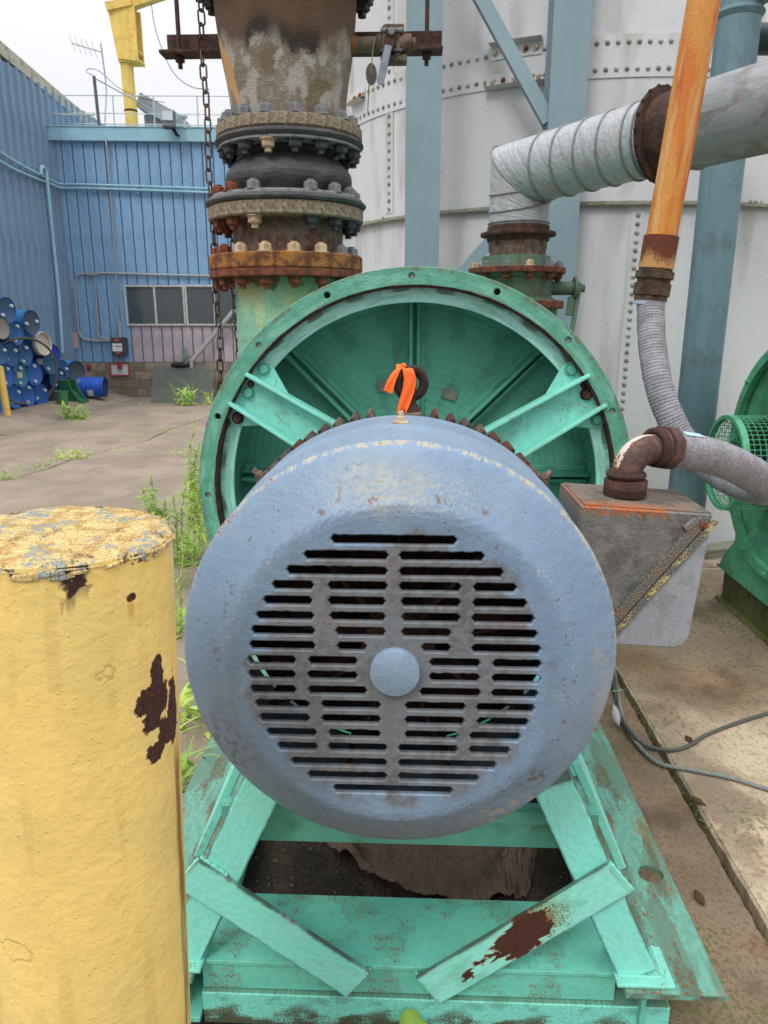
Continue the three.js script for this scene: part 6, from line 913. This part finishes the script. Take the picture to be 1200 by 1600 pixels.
// ================================================================ cables, sheet, leaves and weeds
{
  const mCable = paint(128, 256, (u, v, o) => { const w = 0.5 + 0.5 * Math.sin((u * 4 + v * 8) * 6.2832), n = S(TA, u, v * 2); setc(o, L(0x969a98), 0.45 + 0.65 * w); mixc(o, L(0x66786e), 0.5 * n); o.ro = 0.55; o.h = w; }, { size: [0.04, 0.16], bump: 0.002 });
  solo('ground_cable', [tube([[0.72, 0.5, -2.55], [0.79, 0.2, -2.62], [0.826, 0.06, -2.64], [0.82, 0.014, -2.53], [0.828, 0.012, -2.38], [0.868, 0.012, -2.27], [0.966, 0.012, -2.234], [1.079, 0.012, -2.195], [1.179, 0.012, -2.136], [1.5, 0.012, -1.98]], 0.0072, 140, 10)], mCable, 'grey green stranded cable lying across the slab, lower of the two', 'cable');
  solo('ground_cable', [tube([[0.7, 0.5, -2.6], [0.78, 0.2, -2.66], [0.816, 0.05, -2.66], [0.812, 0.03, -2.54], [0.822, 0.03, -2.42], [0.858, 0.013, -2.378], [0.941, 0.012, -2.353], [1.02, 0.012, -2.39], [1.091, 0.012, -2.45], [1.247, 0.012, -2.545], [1.6, 0.012, -2.72]], 0.0068, 140, 10)], tint(mCable, 0xb0aca8), 'darker stranded cable curving up across the slab towards the second blower', 'cable');
  solo('cable_tie', [tr(new THREE.TorusGeometry(0.016, 0.0022, 6, 20), 0.815, 0.09, -2.64, 1.2, 0.3, 0), rod([0.826, 0.09, -2.64], [0.845, 0.1, -2.63], 0.0015, 5)], tint(mPlain, 0x9fb8a8), 'pale green wire tie binding the two cables together by the base', 'cable tie');
  solo('feather', tr(gridGeo(6, 12, (u, v) => [(u - 0.5) * 0.03 * Math.sin(v * 3), 0.09 * v, 0.004 * Math.sin(u * 4)]), 0.795, 0.01, -2.5, -0.3, 0, 0.25), tint(mPlain, 0xa8aaa8), 'small pale grey feather caught below the cables', 'feather');
  const mSheet = paint(512, 512, (u, v, o) => { const n = S(TA, u, v), f = S(TC, u * 2, v * 2), d = S(TD, u * 3, v * 3); setc(o, L(0x745f50), 0.75 + 0.35 * f); mixc(o, L(0x6a5042), 0.6 * sst(0.4, 0.9, n)); mixc(o, L(0x2c2420), 0.7 * sst(0.88, 0.95, d)); o.ro = 0.85; o.h = f; }, { size: 0.5, bump: 0.003 });
  const fz = [[-0.268, -1.86], [-0.166, -1.735], [-0.046, -1.655], [0.108, -1.614], [0.25, -1.63], [0.316, -1.656], [0.381, -1.843]].map(p => V(p[0], 0, p[1])), fc = new THREE.CatmullRomCurve3(fz);
  const sheet = gridGeo(140, 60, (u, v) => { const p = fc.getPoint(u), z = p.z + (-2.35 - p.z) * v + 0.012 * (S(TC, u * 2, 0.2) - 0.5) * (1 - v); const ridge = 0.03 * Math.exp(-Math.pow((p.x + 0.17 + v * 0.06) / 0.03, 2)); return [p.x + 0.01 * (S(TA, u, v) - 0.5), -0.012 + 0.05 * S(TB, u * 1.1, v * 0.9) + 0.018 * Math.abs(S(TA, u * 1.3, v * 1.1) - 0.5) + ridge + 0.012 * (1 - v) * S(TA, u * 2, 0.7), z]; });
  solo('brown_sheet', sheet, mSheet, 'crumpled brown sheet lying on the dirt inside the base frame under the motor', 'sheet');
  const mDirt2 = new THREE.Mesh(uvPlane(gridGeo(40, 40, (u, v) => [-0.5 + u * 1.0, -0.03 + 0.03 * S(TC, u, v), -1.34 - 1.1 * v]), x => x, (x, y, z) => z), mDirt);
  mDirt2.name = 'soil'; mDirt2.userData = { kind: 'structure' }; mDirt2.castShadow = mDirt2.receiveShadow = true; scene.add(mDirt2);

  const leafM = [0x9cba48, 0xaaca54, 0x8cae44, 0xb8ce60].map(h => new THREE.MeshPhysicalMaterial({ color: new THREE.Color(...L(h, 1.08)), roughness: 0.75, transmission: 0.3, thickness: 0, side: THREE.DoubleSide }));
  const blade = (len, w, bend) => gridGeo(2, 5, (u, v) => { const k = (u - 0.5) * w * Math.sin(Math.pow(1 - v, 0.7) * 1.57 + 0.001) * (v < 0.25 ? 0.4 + v * 2.4 : 1); return [k, len * (v - bend * v * v * 0.35), len * bend * v * v + Math.abs(u - 0.5) * w * 0.25]; });
  const place = (g, x, y, z, ry, rx) => { const q = g.clone(); q.applyMatrix4(M4().makeRotationX(rx)); q.applyMatrix4(M4().makeRotationY(ry)); q.translate(x, y, z); return q; };
  const lf = [blade(0.07, 0.015, 0.8), blade(0.06, 0.013, 1.0), blade(0.08, 0.014, 0.6), blade(0.04, 0.01, 0.6)];
  const small = [blade(0.03, 0.011, 0.5), blade(0.02, 0.009, 0.7), blade(0.13, 0.005, 0.5)];
  function tall(x, z, h, seed, label, lean = 0, stems = 3, size = 1, bare = 0.15, spread = 0.1) {
    const r = rng(seed), t = thing('tall_weed', label, 'weed', [x, 0, z]), lv = [];
    for (let j = 0; j < stems; j++) {
      const a = r() * 6.28, hh = h * (j ? 0.6 + 0.35 * r() : 1), lx = lean * hh + spread * Math.cos(a) * (j ? 1 : 0.2), lz = spread * Math.sin(a), sx = (r() - 0.5) * 0.06, wob = r() * 6;
      const stem = k => [sx + lx * k * k + 0.012 * Math.sin(k * 5 + wob), hh * k, lz * k * k];
      local('stem', tube([0, 0.2, 0.4, 0.6, 0.8, 1].map(stem), 0.0028, 20, 5), leafM[3], t);
      const n = Math.round(hh * 115);
      for (let i = 0; i < n; i++) { const k = bare + (1 - bare) * Math.pow(i / n, 0.85), p = stem(k), s = size * (0.75 + 0.5 * r()) * (k > 0.8 ? 1.1 - (k - 0.8) * 3.2 : 1) * (k < 0.3 ? 0.8 : 1); if (r() < 0.12) continue; lv.push(place(lf[(r() * 4) | 0].clone().scale(s, s, s), ...p, i * 2.4 + r() * 1.8, 0.5 + 0.8 * r() - 0.35 * sst(0.7, 1, k))); }
    }
    local('foliage', lv, leafM[(seed * 7) % 3], t);
  }
  tall(-1.5, -4.7, 0.86, 5, 'tallest feathery green weed clump beside the green ring', 0.05, 6, 1.05, 0.15, 0.12);
  tall(-1.38, -4.6, 0.72, 9, 'slim weed clump just right of the tallest weeds', 0.08, 4, 0.9, 0.2, 0.08);
  tall(-1.4, -3.85, 0.69, 14, 'bushy leafy weed rising behind the top of the yellow bollard', -0.01, 5, 1.2, 0.3, 0.06);
  tall(-1.3, -3.95, 0.63, 21, 'weed with drooping leaves between the bushy weed and the green ring', 0.1, 3, 1.1, 0.25, 0.08);
  tall(-1.24, -4.3, 0.66, 26, 'thin stalks of weed close to the edge of the green ring', 0.02, 3, 0.55, 0.3, 0.06);
  tall(-1.16, -3.4, 0.48, 33, 'thin stalks with small leaves low beside the green ring above the bollard', 0.05, 3, 0.6, 0.1, 0.08);
  function tuft(x, z, h, w, n, seed, label, y = 0, broad = 0.5) {
    const r = rng(seed), lv = [];
    for (let i = 0; i < n; i++) { const a = r() * 6.28, q = Math.sqrt(r()) * w, g = r() < broad ? small[(r() * 2) | 0].clone().scale(2, 2, 2) : small[2].clone(), s = (0.6 + 0.7 * r()) * h / 0.13; g.scale(s, s, s); lv.push(place(g, x + q * Math.cos(a), y + (r() < broad ? r() * h * 0.6 : 0), z + q * Math.sin(a) * 0.6, r() * 6.28, 0.15 + r() * 0.8)); }
    solo('weed_tuft', lv, leafM[seed % 4], label, 'weed', 'low weeds growing in the yard', undefined);
  }
  tuft(-3.8, -7.95, 0.16, 0.22, 90, 3, 'low yellow green weed tuft in the middle of the yard crack');
  tuft(-3.95, -7.3, 0.08, 0.16, 50, 4, 'flat weeds along the near part of the yard crack');
  tuft(-3.98, -6.85, 0.13, 0.16, 60, 6, 'green weed tuft at the frame edge end of the yard crack');
  tuft(-3.36, -8.39, 0.06, 0.2, 60, 7, 'sparse brownish weeds at the bend of the yard crack', 0, 0.3);
  tuft(-3.62, -9.3, 0.08, 0.28, 40, 8, 'thin scattered grass where the crack turns towards the wall', 0, 0.2);
  tuft(-5.3, -11.3, 0.3, 0.22, 110, 10, 'tallest weeds in front of the green drum stand', 0, 0.6);
  tuft(-5.6, -11.5, 0.14, 0.35, 90, 11, 'low weeds in front of the bucket', 0, 0.4);
  tuft(-5.85, -12.0, 0.14, 0.3, 70, 12, 'weeds growing at the foot of the bottom drums', 0.03, 0.4);
  tuft(-4.15, -13.3, 0.36, 0.2, 90, 13, 'bright green bushy weed in front of the ribbed panel', 0, 0.75);
  tuft(-3.75, -13.4, 0.3, 0.06, 26, 15, 'single upright weed by the edge of the ribbed panel', 0, 0.6);
  tuft(-3.45, -12.8, 0.12, 0.16, 40, 16, 'small weeds next to the green ring at the yard end', 0, 0.7);
  tuft(-4.75, -12.7, 0.12, 0.04, 12, 17, 'tiny weed alone on the concrete before the block wall', 0, 0.6);
  tuft(-0.72, -2.05, 0.2, 0.1, 70, 18, 'grass tuft on the ground between the bollard and the motor', 0, 0.4);
  tuft(-0.78, -2.5, 0.24, 0.14, 60, 19, 'weeds behind the grass tuft beside the deck plate', 0, 0.5);
  tuft(-1.15, -3.3, 0.16, 0.1, 40, 20, 'rounded leafy weed at the foot of the ring edge stalks', 0.0, 0.9);
  tuft(-3.88, -7.55, 0.1, 0.1, 40, 41, 'small weed cluster between the two bigger tufts on the yard crack');
  tuft(-3.7, -8.2, 0.07, 0.12, 40, 42, 'low weeds just beyond the biggest tuft on the yard crack', 0, 0.3);
  tuft(-2.6, -8.2, 0.1, 0.3, 60, 43, 'dry grass along the cross joint of the yard near the green ring', 0, 0.1);
  tuft(-3.44, -10.0, 0.07, 0.25, 50, 44, 'faint grass line on the far part of the yard crack', 0, 0.2);
  tuft(-5.0, -11.0, 0.12, 0.4, 60, 45, 'scattered short grass in front of the tallest yard weeds', 0, 0.2);
  tuft(-1.52, -4.4, 0.25, 0.2, 90, 46, 'dense low weeds at the feet of the tall weeds', 0, 0.6);
  tuft(0.935, -1.98, 0.06, 0.012, 7, 22, 'few grass blades growing in the slab joint', -0.02, 0);
  // leaf by the front sill, dead leaves and moss on the slab joint
  const big = gridGeo(24, 40, (u, v) => { const a = v * 6.2832, r = u * 0.042 * (0.62 + 0.3 * Math.abs(Math.cos(a * 1.5)) + 0.07 * Math.abs(Math.cos(a * 9))); return [r * Math.sin(a), 0.012 * Math.cos(a * 3) * u * u - 0.006 * u, -r * Math.cos(a)]; });
  solo('green_leaf', tr(big, 0.014, 0.022, -1.238, 0.75, 0.3, 0), leafM[2], 'bright green leaf poking up before the mossy front sill', 'leaf');
  const dl = new THREE.MeshStandardMaterial({ color: new THREE.Color(...L(0x4a3020)), roughness: 0.9, side: THREE.DoubleSide });
  const curl = gridGeo(8, 10, (u, v) => { const w = 0.012 * Math.sin(Math.PI * v); return [(u - 0.5) * 2 * w, 0.006 * Math.cos((u - 0.5) * 2.5) + 0.004 * Math.sin(v * 5), 0.05 * (v - 0.5)]; });
  for (const [x, z, ry, lab] of [[0.93, -2.07, 0.8, 'brown dead leaf in the slab joint under the cable'], [1.03, -1.62, 1.3, 'curled dead leaf lying on the slab near the frame edge'], [1.03, -2.43, 0.3, 'small dark dead leaf touching the darker cable'], [0.78, -1.66, 0.2, 'dry leaf scrap on the strip between the base and the joint']]) solo('dead_leaf', tr(curl.clone(), x, 0.006, z, 0, ry, 0), dl, lab, 'leaf', 'dead leaves on the slab');
  // moss cushions along the joint and grit scattered on the slabs
  const mo = new THREE.InstancedMesh(new THREE.IcosahedronGeometry(1, 1), new THREE.MeshStandardMaterial({ color: new THREE.Color(...L(0x4a5226)), roughness: 1 }), 700), q = new THREE.Object3D(), rm = rng(61);
  for (let i = 0; i < 700; i++) { const z = -0.9 - 3.4 * rm(), w = S(TB, z * 0.8, 0.3); q.position.set(JX + (rm() - 0.5) * 0.022, w > 0.45 ? -0.006 : -0.03, z); const s = 0.0012 + 0.003 * rm(); q.scale.set(s, s * 0.7, s); q.rotation.set(rm(), rm() * 6, rm()); q.updateMatrix(); mo.setMatrixAt(i, q.matrix); }
  mo.name = 'moss'; mo.userData = { kind: 'stuff', label: 'moss growing in the joint between the slabs', category: 'moss' }; scene.add(mo);
  const gt = new THREE.InstancedMesh(new THREE.IcosahedronGeometry(1, 0), new THREE.MeshStandardMaterial({ color: new THREE.Color(...L(0x7c7062)), roughness: 0.95 }), 1500);
  for (let i = 0; i < 1500; i++) { const a = rm() < 0.25; q.position.set(a ? -0.45 + rm() * 0.9 : 0.56 + rm() * 1.6, a ? -0.006 : 0.0015, a ? -1.4 - rm() * 0.7 : -0.9 - 3.2 * rm()); const s = 0.001 + 0.0035 * Math.pow(rm(), 3) + (a ? 0.001 : 0); q.scale.set(s, s * 0.7, s); q.rotation.set(rm() * 6, rm() * 6, rm() * 6); q.updateMatrix(); gt.setMatrixAt(i, q.matrix); }
  gt.name = 'grit'; gt.userData = { kind: 'stuff', label: 'loose grit and chips scattered on the concrete', category: 'gravel' }; scene.add(gt);
}

renderer.render(scene, camera);
